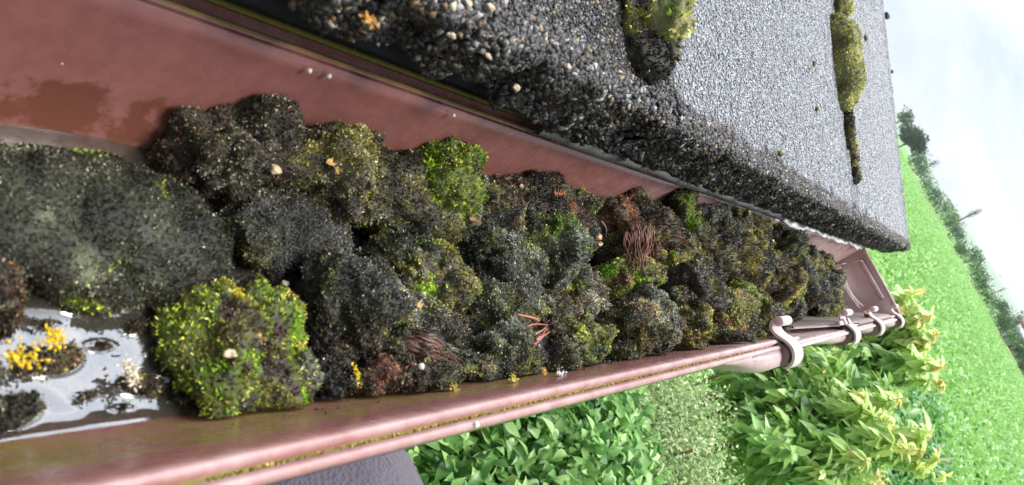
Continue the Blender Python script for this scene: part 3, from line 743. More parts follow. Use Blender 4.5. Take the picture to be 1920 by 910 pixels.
# clips
def clip(y, label, w=.034):
    e = empty('gutter_clip', (-.03, y, 0), label, 'clip', 'pale brown plastic clips hooked over the gutter front')
    body = spline([(-.0482, .0085), (-.0472, .0030), (-.0430, -.0004), (-.0375, -.0006), (-.0320, .0018), (-.0268, .0052), (-.0205, .0074), (-.0145, .0064), (-.0104, .0036), (-.0080, -.0002), (-.0076, -.0036)], 5)
    pr = thick(body, .0022); nb = len(body); cap = np.array([[i, i+1, 2*nb-2-i, 2*nb-1-i] for i in range(nb-1)])
    V, F = extrude_profile(pr, y-w/2, y+w/2); F = [F[0], cap, cap[:, ::-1]+2*nb]
    mb = MB(); mb.add(V, F, (.5, 0, 0)); o = mb.build('strap', PVCL, parent=e)
    bv = o.modifiers.new('b', 'BEVEL'); bv.width = .0007; bv.segments = 2; bv.limit_method = 'ANGLE'
    mb = MB(); n = 18; ring = []; R_ = .0043
    ang = np.linspace(0, 2*math.pi, n, endpoint=False)
    for yy, rr in ((y-w*.52, R_-.0012), (y-w*.5, R_), (y+w*.5, R_), (y+w*.52, R_-.0012)):
        ring.append(np.stack([-.0442+rr*np.cos(ang), np.full(n, yy), .0088+rr*np.sin(ang)], 1))
    V = np.concatenate(ring); q = [[j*n+i, j*n+(i+1) % n, (j+1)*n+(i+1) % n, (j+1)*n+i] for j in range(3) for i in range(n)]
    mb.add(V, [np.array(q), np.array([list(range(n))[::-1]]), np.array([[3*n+i for i in range(n)]])], (.5, 0, 0)); mb.build('rolled_lug', PVCL, parent=e, smooth=True)
    mb = MB(); V, F = extrude_profile([(-.0300, -.0005), (-.0268, .0018), (-.0205, .0042), (-.0145, .0034), (-.0115, .0008), (-.0092, -.0040), (-.0098, -.015), (-.019, -.026), (-.0235, -.012), (-.0245, -.004)][::-1], y-w*.5+.0012, y+w*.5-.0012); mb.add(V, F, (.5, 0, 0)); mb.build('side_web', PVCG, parent=e)
    return e
clip(CLIPY[0], 'nearest S shaped pale brown clip on the gutter front rail', .031)
clip(CLIPY[1], 'second clip from the camera, beside the cracked joint plate', .036)
clip(CLIPY[2], 'third clip from the camera, with a brown curled leaf beside it', .032)
clip(CLIPY[3], 'last clip, at the gutter end corner against the yellow leaves', .032)

# torn lining strip under the tile edge
def strip():
    ysx = np.linspace(.355, .93, 150); top = []; bt = []
    for i, y in enumerate(ysx):
        sc = abs(math.sin((y-.3)*math.pi/.048+.8*math.sin(y*31)))*.0028*(.6+.6*math.sin(y*55)**2)
        bt.append((-.1640, y, .0085+.0008*math.sin(y*40))); top.append((-.1625-.002, y, .0125+sc))
    bt = np.array(bt); top = np.array(top); lip = bt+[-.006, 0, -.0045]
    V = np.concatenate([lip, bt, top, top+[-.0012, 0, 0], bt+[-.0014, 0, .0], lip+[0, 0, -.001]]); n = len(ysx); i = np.arange(6*n).reshape(6, n)
    Q = [np.stack([i[a, :-1], i[a, 1:], i[b, 1:], i[b, :-1]], -1) for a, b in ((0, 1), (1, 2), (2, 3), (3, 4), (4, 5), (5, 0))]
    tag(mesh('lining_strip', V, np.concatenate(Q), PLAIN2, np.tile((.085, .088, .078), (6*n, 1))), 'grey scalloped lining strip squeezed between tile edge and gutter', 'lining strip')
    ysx = np.linspace(.90, 1.60, 120); a = []; b = []
    for y in ysx:
        w = .002*math.sin(y*38)+.0014*math.sin(y*91)
        a.append((-.166+w, y, .0025+.002*math.sin(y*23))); b.append((-.1695+w*.3, y, .0065))
    a = np.array(a); b = np.array(b); V = np.concatenate([a, b, b+[0, 0, .0012], a+[.0006, 0, .0012]]); n = len(ysx); i = np.arange(4*n).reshape(4, n)
    Q = [np.stack([i[p, :-1], i[p, 1:], i[q, 1:], i[q, :-1]], -1) for p, q in ((0, 1), (1, 2), (2, 3), (3, 0))]
    tag(mesh('membrane_edge', V, np.concatenate(Q), PLAIN2, np.tile((.78, .78, .76), (4*n, 1))), 'wavy white torn membrane edge under the far tiles', 'membrane')
    Vd = []
PLAIN2 = attr_mat('lining', .5, .5, 0, .4, 400)
strip()

# ------------------------------------------------------------------ moss
PAL = {  # body colour, shoot colours (colour, weight), shoot length
 'grey':   ((.045, .045, .036), [((.17, .175, .135), 5), ((.42, .43, .36), 2.6), ((.22, .28, .08), 1.4), ((.07, .05, .04), 2)], .0019),
 'olive':  ((.03, .028, .014), [((.15, .15, .045), 4), ((.32, .31, .08), 2.2), ((.075, .06, .04), 3.5), ((.42, .40, .25), .8)], .0021),
 'dark':   ((.012, .011, .010), [((.038, .033, .029), 6), ((.11, .105, .09), 2.2), ((.10, .12, .035), 1.3), ((.08, .045, .03), 1.5), ((.5, .5, .45), .45)], .0018),
 'black':  ((.007, .006, .0055), [((.018, .014, .012), 5), ((.05, .036, .027), 2), ((.12, .11, .09), .3)], .0018),
 'green':  ((.035, .05, .012), [((.20, .31, .035), 4), ((.38, .45, .06), 2.8), ((.07, .12, .03), 3.0), ((.13, .09, .055), 1.4), ((.60, .56, .18), .9)], .0021),
 'bright': ((.05, .08, .012), [((.24, .42, .025), 4), ((.42, .58, .05), 3), ((.09, .17, .025), 2)], .0020),
 'yellow': ((.05, .045, .012), [((.32, .30, .05), 4), ((.54, .48, .11), 2.4), ((.12, .095, .04), 2.5), ((.24, .29, .05), 2)], .0023),
 'brown':  ((.022, .015, .011), [((.10, .058, .038), 4), ((.22, .14, .085), 1.8), ((.035, .028, .024), 4.5), ((.30, .26, .20), .7)], .0020),
 'red':    ((.04, .02, .015), [((.28, .12, .085), 4), ((.46, .27, .20), 2), ((.08, .045, .035), 2.5)], .0022),
 'mat':    ((.020, .020, .017), [((.060, .060, .050), 5), ((.20, .20, .175), 2.0), ((.10, .12, .04), 1), ((.035, .028, .024), 4)], .0018),
 'straw':  ((.10, .10, .035), [((.52, .50, .18), 4), ((.78, .74, .40), 2.6), ((.34, .34, .11), 2.5), ((.38, .46, .12), 2)], .0024),
 'slate':  ((.036, .034, .033), [((.15, .143, .138), 5), ((.34, .33, .32), 2.4), ((.055, .048, .045), 3)], .0016),
}
TINT = np.ones(3)
def palcol(name, n):
    lst = PAL[name][1]; w = np.array([a[1] for a in lst], float); w /= w.sum()
    c = np.array([a[0] for a in lst])[rng.choice(len(lst), n, p=w)]
    return c*rng.uniform(.65, 1.4, (n, 1))*TINT
def moss(cpos, rad, pal, seed, patch=None, B=np.eye(3), rough=1., dens=1., shoot=1., amount=1., lvl=5, tilt=False):
    """returns body (V,F,C) and shoots (V,F,C). B columns = local axes"""
    global TINT
    hue = np.random.default_rng(seed*13+5).uniform(-1, 1, 2); TINT = np.array([1.06+.12*hue[0], 1.05+.04*hue[1], .84-.08*hue[0]])*(1+.50*hue[1])*1.12
    if pal in ('green', 'straw', 'bright'): TINT = np.array([1.15, 1.12, .9])
    Vi, Fi = ico(lvl); rad = np.array(rad, float); rm = rad.mean()
    hs = np.random.default_rng(seed*31+1); ex = hs.uniform(.72, 1.0); Vi = np.sign(Vi)*np.abs(Vi)**ex
    if tilt: 
        tx, ty = hs.uniform(-.38, .38, 2); Tx = np.array([[1, 0, 0], [0, math.cos(tx), -math.sin(tx)], [0, math.sin(tx), math.cos(tx)]]); Ty = np.array([[math.cos(ty), 0, math.sin(ty)], [0, 1, 0], [-math.sin(ty), 0, math.cos(ty)]]); B = B@Tx@Ty
    W0 = Vi*rad
    q = W0/rm+seed*3.7
    n1 = fbm(q, 1.3, 3, seed); n2 = fbm(q, 4.2, 3, seed+11); n3 = vn(q, 15, seed+5)
    rdg = 1-np.abs(n2-.5)*3.2
    n4 = fbm(q*[1, 1, .35], 2.4, 2, seed+40); sc = 1+rough*(1.05*(n1-.5)+.13*(rdg-.55)+.12*(n3-.5)+.28*np.clip(np.abs(n4-.5)*4-.25, -.25, .35))
    Vl = Vi*sc[:, None]*rad
    P = Vl@B.T+cpos
    t = P[Fi]; cr_ = np.cross(t[:, 1]-t[:, 0], t[:, 2]-t[:, 0]); A = np.linalg.norm(cr_, axis=1)/2; N_ = cr_/(2*A[:, None]+1e-15)
    dist = max(.16, np.linalg.norm(cpos-CAM))
    Ls = PAL[pal][2]*shoot*np.clip(.72+.5*dist, .8, 1.5)
    view = CAM-P[Fi].mean(1); facing = (N_*view).sum(1)/np.linalg.norm(view, axis=1)
    wgt = A*np.where((facing > -.35), 1, .12)*np.where(N_[:, 2] > -.1, 1, .15)
    n = int(min(34000, wgt.sum()/((Ls*.62)**2)*dens))
    fi = rng.choice(len(Fi), n, p=wgt/wgt.sum()); u = rng.random((n, 2)); fl = u.sum(1) > 1; u[fl] = 1-u[fl]
    Pt = t[fi, 0]+(t[fi, 1]-t[fi, 0])*u[:, :1]+(t[fi, 2]-t[fi, 0])*u[:, 1:]; Nn = N_[fi]
    C = palcol(pal, n)
    def meancol(nm):
        l_ = PAL[nm][1]; w_ = np.array([a_[1] for a_ in l_], float); return (np.array([a_[0] for a_ in l_])*w_[:, None]).sum(0)/w_.sum()
    bodyC = np.tile(meancol(pal)*.24, (len(P), 1))
    thr = {}
    if patch:
        for (pp, amt, sd) in patch:
            nz_ = fbm(Pt, 1.6/rm, 3, seed+sd); q_ = np.quantile(nz_, 1-amt); mk = nz_+(rng.random(n)-.5)*.08 > q_
            C[mk] = palcol(pp, int(mk.sum())); bodyC[fbm(P, 1.6/rm, 3, seed+sd) > q_] = meancol(pp)*.26
    # shared clump tone variation of the growth itself
    tone = fbm(Pt, 1.7/rm, 3, seed+30); ta, tb = (.25, 1.5) if pal in ('green', 'straw') else (-.6, 3.1); C = C*np.clip(ta+tb*tone[:, None], .12, 1.9)
    bodyC = bodyC*np.clip((.25 if pal in ('green', 'straw') else -.6)+(1.5 if pal in ('green', 'straw') else 3.1)*fbm(P, 1.7/rm, 3, seed+30)[:, None], .12, 1.8)*TINT*(.55+.9*vn(P, 900, 3)[:, None])
    kk = 3
    lean = rdir(n)*.35+Nn; lean[:, 2] += .15; lean /= np.linalg.norm(lean, axis=1)[:, None]
    Bp = np.repeat(Pt-Nn*Ls*.15, kk, 0); dd = np.repeat(lean, kk, 0)+rdir(n*kk)*.5
    ll = Ls*.80*rng.uniform(.5, 1.3, n*kk)
    dd /= np.linalg.norm(dd, axis=1)[:, None]
    sd_ = np.cross(dd, rdir(n*kk)); sd_ /= np.linalg.norm(sd_, axis=1)[:, None]
    w = ll*.24
    V = np.stack([Bp-sd_*w[:, None]*.6, Bp+sd_*w[:, None]*.6, Bp+dd*ll[:, None]*.6+sd_*w[:, None], Bp+dd*ll[:, None]], 1).reshape(-1, 3)
    F = ((np.arange(n*kk)*4)[:, None, None]+np.array([[0, 1, 2], [0, 2, 3]])[None]).reshape(-1, 3)
    Cc = np.repeat(np.repeat(C, kk, 0)*rng.uniform(.8, 1.25, (n*kk, 1)), 4, 0)
    soil = {'dark': .8, 'slate': 1.1, 'black': .7, 'brown': .8, 'grey': .35, 'mat': .25, 'olive': .25, 'red': .3}.get(pal, 0)
    if soil:
        m_ = int(n*soil); k_ = rng.integers(0, n, m_); rr_ = rng.uniform(.00025, .0007, m_)*np.clip(.7+.6*dist, .8, 1.5)
        gp = Pt[k_]+Nn[k_]*rng.uniform(.1, .9, (m_, 1))*Ls*.5+rng.normal(size=(m_, 3))*.0007
        gV, gF, gC = stones(gp, None, rr_, C[k_]*rng.uniform(.5, 1.5, (m_, 1)))
        F = np.concatenate([F, gF+len(V)]); V = np.concatenate([V, gV]); Cc = np.concatenate([Cc, gC])
    return (P, Fi, bodyC), (V, F, Cc)
def moss_obj(name, label, cat, group, c, rad, pal, seed, **kw):
    (P, Fi, bC), (V, F, C) = moss(np.array(c), rad, pal, seed, **kw)
    Vt = np.concatenate([P, V])
    if name == 'moss_clump':
        xf = np.interp(Vt[:, 2], [-.0745, -.068, -.056, -.038, -.020, -.006, -.001, .02], [-.078, -.067, -.0572, -.0482, -.0412, -.0360, -.0325, -.022])
        Vt[:, 0] = np.clip(Vt[:, 0], np.interp(Vt[:, 2], [-.07, -.058, -.02, 0], [-.155, -.1622, -.1675, -.1700]), xf); Vt[:, 2] = np.maximum(Vt[:, 2], -.0745)
    Ft = np.concatenate([Fi, F+len(P)]); Ct = np.concatenate([bC, C])
    o = mesh(name, Vt, Ft, [MOSSB, MOSS], Ct, mi=np.concatenate([np.zeros(len(Fi)), np.ones(len(F))]), loc=c)
    return tag(o, label, cat, group)
# debris bed filling the gutter bottom
def bed():
    xs = np.linspace(-.166, -.040, 78); ysb = np.linspace(.16, 1.42, 380)
    Xg, Yg = np.meshgrid(xs, ysb); p = np.stack([Xg.ravel(), Yg.ravel(), np.zeros(Xg.size)], 1)
    z = -.070+.016*(fbm(p, 28, 4, 2)-.35)+.006*np.clip(p[:, 1]-.35, 0, 1)
    z -= .03*np.clip((.215+.10*(fbm(p, 45, 3, 6)-.5)-p[:, 1])/.05, 0, 1)+.03*np.clip((p[:, 1]-1.34)/.08, 0, 1)
    xr = np.clip((-.046-p[:, 0])/.02, 0, 1); z = np.maximum(z, -.0745)
    p[:, 2] = np.where(p[:, 0] > -.065, np.minimum(np.maximum(z, np.interp(p[:, 0], [-.062, -.055, -.047, -.040], [-.0655, -.0535, -.0375, -.0225]))+.0035*(fbm(p, 90, 3, 8)-.25)*np.clip((p[:, 1]-.36)/.1, -1, 1), -.014)-.004*np.clip((.40-p[:, 1])/.08, 0, 1)-.01*np.clip((p[:, 1]-.82)/.1, 0, 1), z)
    a, b = Xg.shape; i = np.arange(a*b).reshape(a, b); Q = np.stack([i[:-1, :-1], i[:-1, 1:], i[1:, 1:], i[1:, :-1]], -1).reshape(-1, 4)
    m = MB(); m.add(p, Q, (.014, .012, .011))
    n = 26000; k = rng.integers(0, len(p), n); q = p[k]+rng.normal(size=(n, 3))*.0012
    V, F, C = stones(q, None, rng.uniform(.0005, .0014, n), np.where(rng.random((n, 1)) < .8, np.array([.02, .018, .017]), np.array([.07, .06, .05]))*rng.uniform(.5, 1.5, (n, 1)))
    m.add(V, F, C)
    tag(m.build('debris_bed', MOSSB, loc=(-.1, .8, -.07)), 'wet black rotting debris lining the gutter under the moss', 'debris', kind='stuff')
bed()
# px, py, half width px, half height px, top z, palette, patches, label, shape hints
G1 = 'moss clumps lying in the gutter'
CL = [
 (195, 395, 245, 130, -.036, 'mat', [('green', .03, 2), ('grey', .05, 3)], 'largest grey green moss mat filling the near left of the gutter', .55),
 (10, 520, 75, 50, -.046, 'brown', [('grey', .3, 1)], 'brownish moss mat below the largest grey mat by the water', .8),
 (300, 455, 115, 42, -.047, 'mat', [('brown', .3, 1)], 'grey moss apron between the largest mat and the bright water', .7),
 (465, 262, 92, 78, -.034, 'dark', [('slate', .35, 1), ('brown', .15, 2)], 'near black rounded clump touching the back wall, with one tiny green edge', 1.1),
 (338, 262, 40, 34, -.050, 'brown', None, 'small brown clump behind the yellow lichen near the back wall', 1),
 (560, 425, 122, 78, -.040, 'slate', [('grey', .3, 1), ('olive', .12, 4)], 'bluish grey glinting clump just above the bright green cushion', .7),
 (655, 330, 100, 80, -.034, 'dark', [('olive', .3, 2)], 'dark clump with a dry leaf, between grey and green clumps at the back', 1.1),
 (700, 250, 60, 36, -.040, 'brown', None, 'low brown ridge against the back wall beside yellow lichen', 1.2),
 (815, 275, 58, 60, -.022, 'green', [('dark', .22, 2), ('bright', .35, 5)], 'domed green tuft standing against the back wall', .7),
 (775, 385, 110, 62, -.042, 'olive', [('dark', .5, 1), ('bright', .08, 5)], 'olive flecked dark clump below the domed green tuft', 1.1),
 (490, 630, 130, 146, -.036, 'green', [('yellow', .25, 2), ('bright', .15, 6), ('brown', .10, 3), ('black', .04, 9), ('olive', .10, 12)], 'big bright green cushion beside the open water', .75),
 (575, 690, 60, 62, -.040, 'green', [('grey', .45, 2)], 'grey green lobe at the corner of the big green cushion by the front wall', .9),
 (462, 742, 60, 34, -.044, 'green', [('dark', .3, 2)], 'low dark green fringe of the cushion nearest the camera and front wall', .9),
 (690, 545, 88, 80, -.038, 'dark', [('slate', .4, 1)], 'wet black pebbly clump right of the green cushion', 1.),
 (625, 610, 36, 90, -.048, 'black', None, 'narrow black clump in the gap beside the big green cushion', 1.2),
 (710, 640, 85, 55, -.042, 'dark', [('brown', .3, 2)], 'glistening dark clump above the reddish brown one at the front', 1.1),
 (845, 520, 92, 62, -.032, 'olive', [('dark', .35, 1), ('bright', .22, 7), ('yellow', .15, 3)], 'olive clump carrying a vivid green patch in mid gutter', 1.0),
 (770, 470, 95, 40, -.042, 'grey', [('olive', .35, 1), ('dark', .3, 2)], 'grey olive streaked clump above the vivid green patch', 1.0),
 (800, 585, 80, 45, -.038, 'slate', [('dark', .4, 1)], 'slaty clump under the vivid green patch', 1.1),
 (790, 660, 78, 55, -.036, 'brown', [('red', .3, 2), ('dark', .3, 4)], 'brown clump matted with fibrous roots by the front wall', 1.1),
 (735, 700, 62, 38, -.040, 'brown', [('red', .45, 1)], 'maroon tinted clump touching the front wall', 1.1),
 (895, 415, 70, 50, -.040, 'dark', [('olive', .3, 2)], 'dark clump beneath the brown dead leaf', 1.2),
 (860, 345, 45, 55, -.038, 'black', [('brown', .3, 1)], 'black brown clump right beside the domed green tuft', 1.2),
 (1000, 335, 78, 62, -.022, 'black', [('brown', .45, 1), ('red', .08, 3)], 'soft black clump high against the back wall with pale pebbles', .8),
 (945, 390, 70, 40, -.034, 'brown', [('dark', .4, 1)], 'brown peppered clump in front of the soft black one', 1.1),
 (1062, 352, 30, 34, -.024, 'green', [('dark', .4, 1)], 'small green tuft beside orange fibres near the back wall', 1),
 (965, 545, 62, 78, -.024, 'slate', [('grey', .35, 1), ('olive', .15, 2)], 'grey cone shaped clump with a slanting ridge', 1.1),
 (900, 625, 62, 60, -.040, 'dark', [('bright', .10, 1), ('olive', .2, 2)], 'dark clump with a green spot left of the red roots', 1.1),
 (985, 650, 70, 62, -.032, 'dark', [('slate', .3, 1), ('olive', .2, 2)], 'dark clump crossed by thin red roots', 1.1),
 (1110, 655, 56, 52, -.024, 'yellow', [('green', .3, 1)], 'yellow green tufted cushion over the front rim', .9),
 (1045, 600, 42, 60, -.030, 'olive', [('brown', .4, 1)], 'mustard flecked clump between cone clump and yellow green cushion', 1.1),
 (1040, 690, 50, 26, -.034, 'olive', [('brown', .4, 1)], 'low olive clump under a white lichen at the front rim', 1.1),
 (1050, 465, 62, 62, -.024, 'grey', [('green', .25, 1), ('slate', .3, 3)], 'pale grey green clump in the middle of the gutter', 1.0),
 (985, 450, 46, 46, -.036, 'dark', [('olive', .3, 1)], 'dark green clump left of the pale grey green one', 1.1),
 (1100, 400, 56, 50, -.028, 'dark', [('olive', .3, 1)], 'dark clump above the pinkish pebble', 1.1),
 (1150, 352, 52, 42, -.014, 'black', [('olive', .35, 1)], 'black green topped clump under the lining strip', 1.2),
 (1110, 545, 52, 56, -.030, 'dark', [('slate', .3, 1), ('bright', .05, 3)], 'blackish clump left of the slate block', 1.2),
 (1195, 440, 50, 60, -.016, 'red', [('slate', .35, 1), ('brown', .3, 3)], 'reddish brown hairy clump in mid gutter', 1.),
 (1180, 515, 48, 30, -.020, 'yellow', [('bright', .3, 1), ('red', .2, 2)], 'yellow green patch clump under the reddish hairy one', 1.),
 (1248, 372, 34, 40, -.008, 'black', [('bright', .3, 1), ('olive', .2, 2)], 'dark clump with vivid green streak near the back rim', 1.),
 (1205, 600, 66, 56, -.020, 'slate', [('brown', .3, 2)], 'blocky slate purple clump near the front', .8),
 (1215, 668, 60, 24, -.024, 'olive', [('yellow', .3, 1), ('dark', .4, 2)], 'low olive clump resting at the front rim under the slate block', 1.1),
 (1255, 470, 46, 62, -.018, 'olive', [('slate', .4, 1), ('bright', .07, 2)], 'grey olive clump right of the reddish one', 1.1),
 (1290, 545, 46, 48, -.018, 'grey', [('olive', .3, 1), ('slate', .3, 2)], 'dull grey clump between slate block and green crest', 1.1),
 (1278, 590, 32, 42, -.016, 'yellow', [('olive', .5, 1)], 'mustard domed clump behind the orange lichen', 1.),
 (1318, 420, 34, 36, -.010, 'slate', [('dark', .5, 1)], 'dark slaty clump standing at the back wall', 1.1),
 (1362, 425, 40, 38, -.002, 'dark', [('olive', .4, 1)], 'tall dark clump near the back rim with olive edge', 1.2),
 (1345, 485, 42, 46, -.008, 'olive', [('yellow', .4, 1), ('dark', .4, 4)], 'olive yellow clump below the tall dark one', 1.1),
 (1352, 595, 46, 46, -.012, 'brown', [('red', .25, 1), ('olive', .3, 2)], 'brown clump with rusty patch near the front', 1.1),
 (1372, 565, 48, 28, -.008, 'green', [('olive', .5, 1), ('bright', .3, 2)], 'crest of fresh green moss beside the rusty clump', .8),
 (1380, 640, 38, 24, -.010, 'olive', [('brown', .5, 1)], 'brown olive clump spilling on the front rim', 1.1),
 (1415, 510, 40, 42, -.006, 'dark', [('brown', .3, 1), ('olive', .2, 3)], 'dark brown dome in the far middle', .9),
 (1405, 455, 28, 30, -.004, 'dark', [('olive', .4, 1)], 'small dark knob against the far back wall', 1.2),
 (1452, 530, 32, 44, -.008, 'olive', [('yellow', .35, 1), ('brown', .4, 2)], 'tawny olive rounded clump with a white scrap', .9),
 (1425, 605, 34, 34, -.010, 'yellow', [('olive', .6, 1)], 'olive yellow clump just left of the nearest clip', 1.1),
 (1450, 462, 20, 20, -.006, 'black', [('olive', .3, 1)], 'tiny black clump by the far back wall', 1.2),
 (1492, 488, 34, 28, -.004, 'dark', [('yellow', .2, 1), ('olive', .3, 2)], 'dark clump with ochre edge near the end', 1.1),
 (1500, 535, 32, 32, -.010, 'dark', [('slate', .3, 1), ('olive', .3, 2)], 'grey dark clump at the far pile middle', 1.1),
 (1482, 575, 30, 26, -.012, 'olive', [('dark', .5, 1)], 'dull olive clump at the foot of the far pile', 1.1),
 (1540, 505, 22, 30, -.012, 'dark', [('yellow', .2, 1)], 'ochre tipped dark clump, last at the back wall', 1.1),
 (1552, 560, 24, 30, -.022, 'grey', [('olive', .4, 1), ('dark', .3, 2)], 'last grey fibrous clump of the far pile', 1.),
 (110, 668, 78, 32, -.0560, 'brown', [('dark', .4, 1), ('olive', .2, 2)], 'half drowned brown clump in the open water', 1.),
 (285, 712, 62, 26, -.0570, 'dark', [('olive', .3, 1), ('brown', .3, 2)], 'small island of wet moss carrying pale lichen in the water', 1.),
 (30, 765, 80, 34, -.0555, 'dark', [('grey', .3, 1)], 'black wet clump at the near front wall in the water', 1.),
 (1160, 688, 40, 18, -.026, 'dark', [('olive', .4, 1)], 'low dark clump on the front wall right of the yellow green cushion', 1.2),
 (1290, 664, 40, 18, -.018, 'olive', [('yellow', .4, 1), ('brown', .3, 3)], 'thin olive clump creeping up the front rim before the rusty clump', 1.2),
 (1340, 655, 34, 18, -.014, 'brown', [('olive', .4, 1)], 'thin brown clump on the front rim below the rusty clump', 1.2),
 (905, 690, 50, 30, -.036, 'dark', [('brown', .4, 1)], 'dark clump at the front wall between mustard and lemon lichens', 1.1),
 (960, 480, 40, 34, -.034, 'slate', [('olive', .3, 1)], 'small slaty clump above the cone shaped one', 1.2),
 (640, 700, 36, 40, -.046, 'black', None, 'black clump at the front wall behind the yellow curl', 1.2),
 (95, 600, 26, 7, -.0592, 'brown', None, 'thin brown sliver at the left end of the open water', 1.4),
 (228, 575, 16, 6, -.0592, 'dark', None, 'tiny black crumb near the top of the open water', 1.4),
 (300, 655, 22, 8, -.0590, 'brown', [('dark', .5, 1)], 'short brown sliver pointing at the green cushion', 1.4),
 (175, 735, 30, 9, -.0590, 'dark', [('brown', .5, 1)], 'flat black crumb left of the island near the front wall', 1.4),
 (240, 758, 24, 7, -.0592, 'dark', None, 'thin dark crumb between the island and the front wall', 1.4),
 (345, 745, 20, 9, -.0588, 'dark', [('olive', .3, 1)], 'dark crumb at the foot of the green cushion by the front wall', 1.4),
 (150, 575, 24, 8, -.0590, 'dark', None, 'small dark crumb afloat in the upper part of the water', 1.4),
 (272, 560, 20, 10, -.0590, 'brown', None, 'brown crumb afloat near the top right corner of the water', 1.4),
 (262, 608, 30, 12, -.0590, 'dark', [('brown', .4, 1)], 'dark twiggy crumb in the middle of the open water', 1.5),
 (200, 640, 34, 14, -.0590, 'brown', [('red', .4, 1)], 'reddish brown sliver beside the drowned clump', 1.4),
 (335, 690, 20, 22, -.0585, 'dark', None, 'dark crumb between the small island and the green cushion', 1.4),
 (-60, 640, 70, 90, -.052, 'dark', None, 'dark clump at the left frame edge in the water', 1.),
]
CPOS = {}
for i, (px, py, hw, hh, zt, pal, patch, lab, rg) in enumerate(CL):
    if px > 1080 and pal not in ('slate', 'black'): patch = (patch or [])+[('yellow', .20, 21), ('brown', .15, 23)]
    elif px > 640 and pal not in ('green', 'mat'): patch = (patch or [])+[('olive', .12, 21), ('grey', .10, 27)]
    if zt > -.05 and pal not in ('mat', 'green'): zt += rng.uniform(-.007, .006)
    if py+.30*(1864-px)*0 < 551-.336*(1864-px)+260 and 380 < px < 1000 and zt > -.05: zt += .010; py -= 30; rx_k = .40
    else: rx_k = .62
    if zt < -.0525: rg = .7; hw *= .82; hh *= .82
    zc = -.062 if zt < -.045 else -.050
    zm = (zt+zc)/2+.004
    c = onz(px, py, zm); a = onz(px+hw, py+.29*hw*0, zm); b = onz(px, py+hh, zm); a0 = onz(px-hw, py, zm); b0 = onz(px, py-hh, zm)
    ry = min(.5*np.linalg.norm(a-a0), .075 if px > 300 else .09); rx = .5*np.linalg.norm(b-b0)
    if px > 1000:   # far clumps are seen obliquely: their length along the gutter shows foreshortened by their height
        ry = min(ry, rx*1.25+.004)
        rx = min(max(rx*.82, .015), .034); ry *= .88
    rg = rg*(1.25 if px > 1100 else 1.1)
    if px > 1150: zt += .004
    rz = max(.010, (zt+.068)/2*1.0)
    c = np.array([c[0], c[1], zt-rz*.98])
    if zt < -.053: c[2] = zt-rz*.9
    if px > 350 and zt > -.05: rx *= .80; ry *= .80
    # keep within the trough
    c[0] = min(max(c[0], -.162+rx*rx_k), -.054-rx*.45) if zt < -.03 else min(max(c[0], -.163+rx*rx_k), (-.036-rx*.52 if px < 1250 else -.042-rx*.6) if px < 1430 else (-.068-rx*.8))
    d_ = R.T@np.array([0, 1., 0])
    ang = rng.uniform(-.3, .3)
    B = np.array([[math.cos(ang), -math.sin(ang), 0], [math.sin(ang), math.cos(ang), 0], [0, 0, 1]])
    moss_obj('moss_clump', lab, 'moss', G1, c, (rx*.98, ry*.98, rz), pal, i+1, patch=patch, rough=rg, B=B, tilt=(zt > -.05 and pal not in ('mat', 'green')), shoot=1.15 if pal in ('green', 'grey') else 1)
    CPOS[i] = (c, rx, ry, rz)

# moss on the roof
G2 = 'moss growing on the roof tiles'
RB = np.stack([ES, np.array([0, -1, 0]), EN], 1)
def roofpt(px, py, n=0):
    d = ray(px, py); q = P0+EN*n; t = ((q-CAM)@EN)/(d@EN); return CAM+d*t
def rmoss(px, py, rs, ry, rn, pal, lab, seed, patch=None, sh=1., dens=1., rough=.9, n=.004):
    c = roofpt(px, py, n); moss_obj('roof_moss', lab, 'moss', G2, c, (rs, ry, rn), pal, seed, patch=patch, B=RB, shoot=sh, dens=dens, rough=rough, lvl=4)
rmoss(1212, 45, .030, .024, .014, 'black', 'black moss lump with long yellow green stalks in the nearest tile joint', 201, [('yellow', .2, 1)], 1.6)
rmoss(1262, 15, .018, .010, .008, 'dark', 'small dark lump right of the stalky moss at the upper frame edge', 202, [('yellow', .2, 1)], 1.2)
rmoss(1222, 25, .015, .011, .018, 'straw', 'yellow stalky tuft crowning the black moss lump', 203, [('green', .3, 1)], 2.6, .8, n=.010)
rmoss(1234, 78, .010, .006, .013, 'straw', 'lower yellow tuft at the foot of the black moss lump', 208, [('dark', .5, 1)], 2.4, .6, n=.008)
rmoss(1574, 118, .066, .025, .026, 'straw', 'long yellow green moss cushion in the far tile joint', 204, [('yellow', .2, 1)], 1.4, rough=.35)
rmoss(1572, 4, .024, .018, .016, 'straw', 'short olive cushion above the long one at the upper frame edge', 205, [('brown', .3, 1)], 1.3, rough=.5)
rmoss(1590, 240, .026, .007, .007, 'brown', 'ragged brown moss trail below the long cushion', 206, [('yellow', .4, 1)], 1.2)
rmoss(1599, 285, .022, .007, .006, 'yellow', 'crumbly olive moss piece in the trail below the long cushion', 207, [('brown', .5, 1)], 1.2)
rmoss(1604, 328, .011, .006, .006, 'brown', 'lowest brown crumb of the moss trail on the tile joint', 209, [('yellow', .3, 1)], 1.2)
rmoss(1607, 130, .026, .006, .007, 'black', 'thin black strand along the right side of the long cushion', 210, None, 1.2)
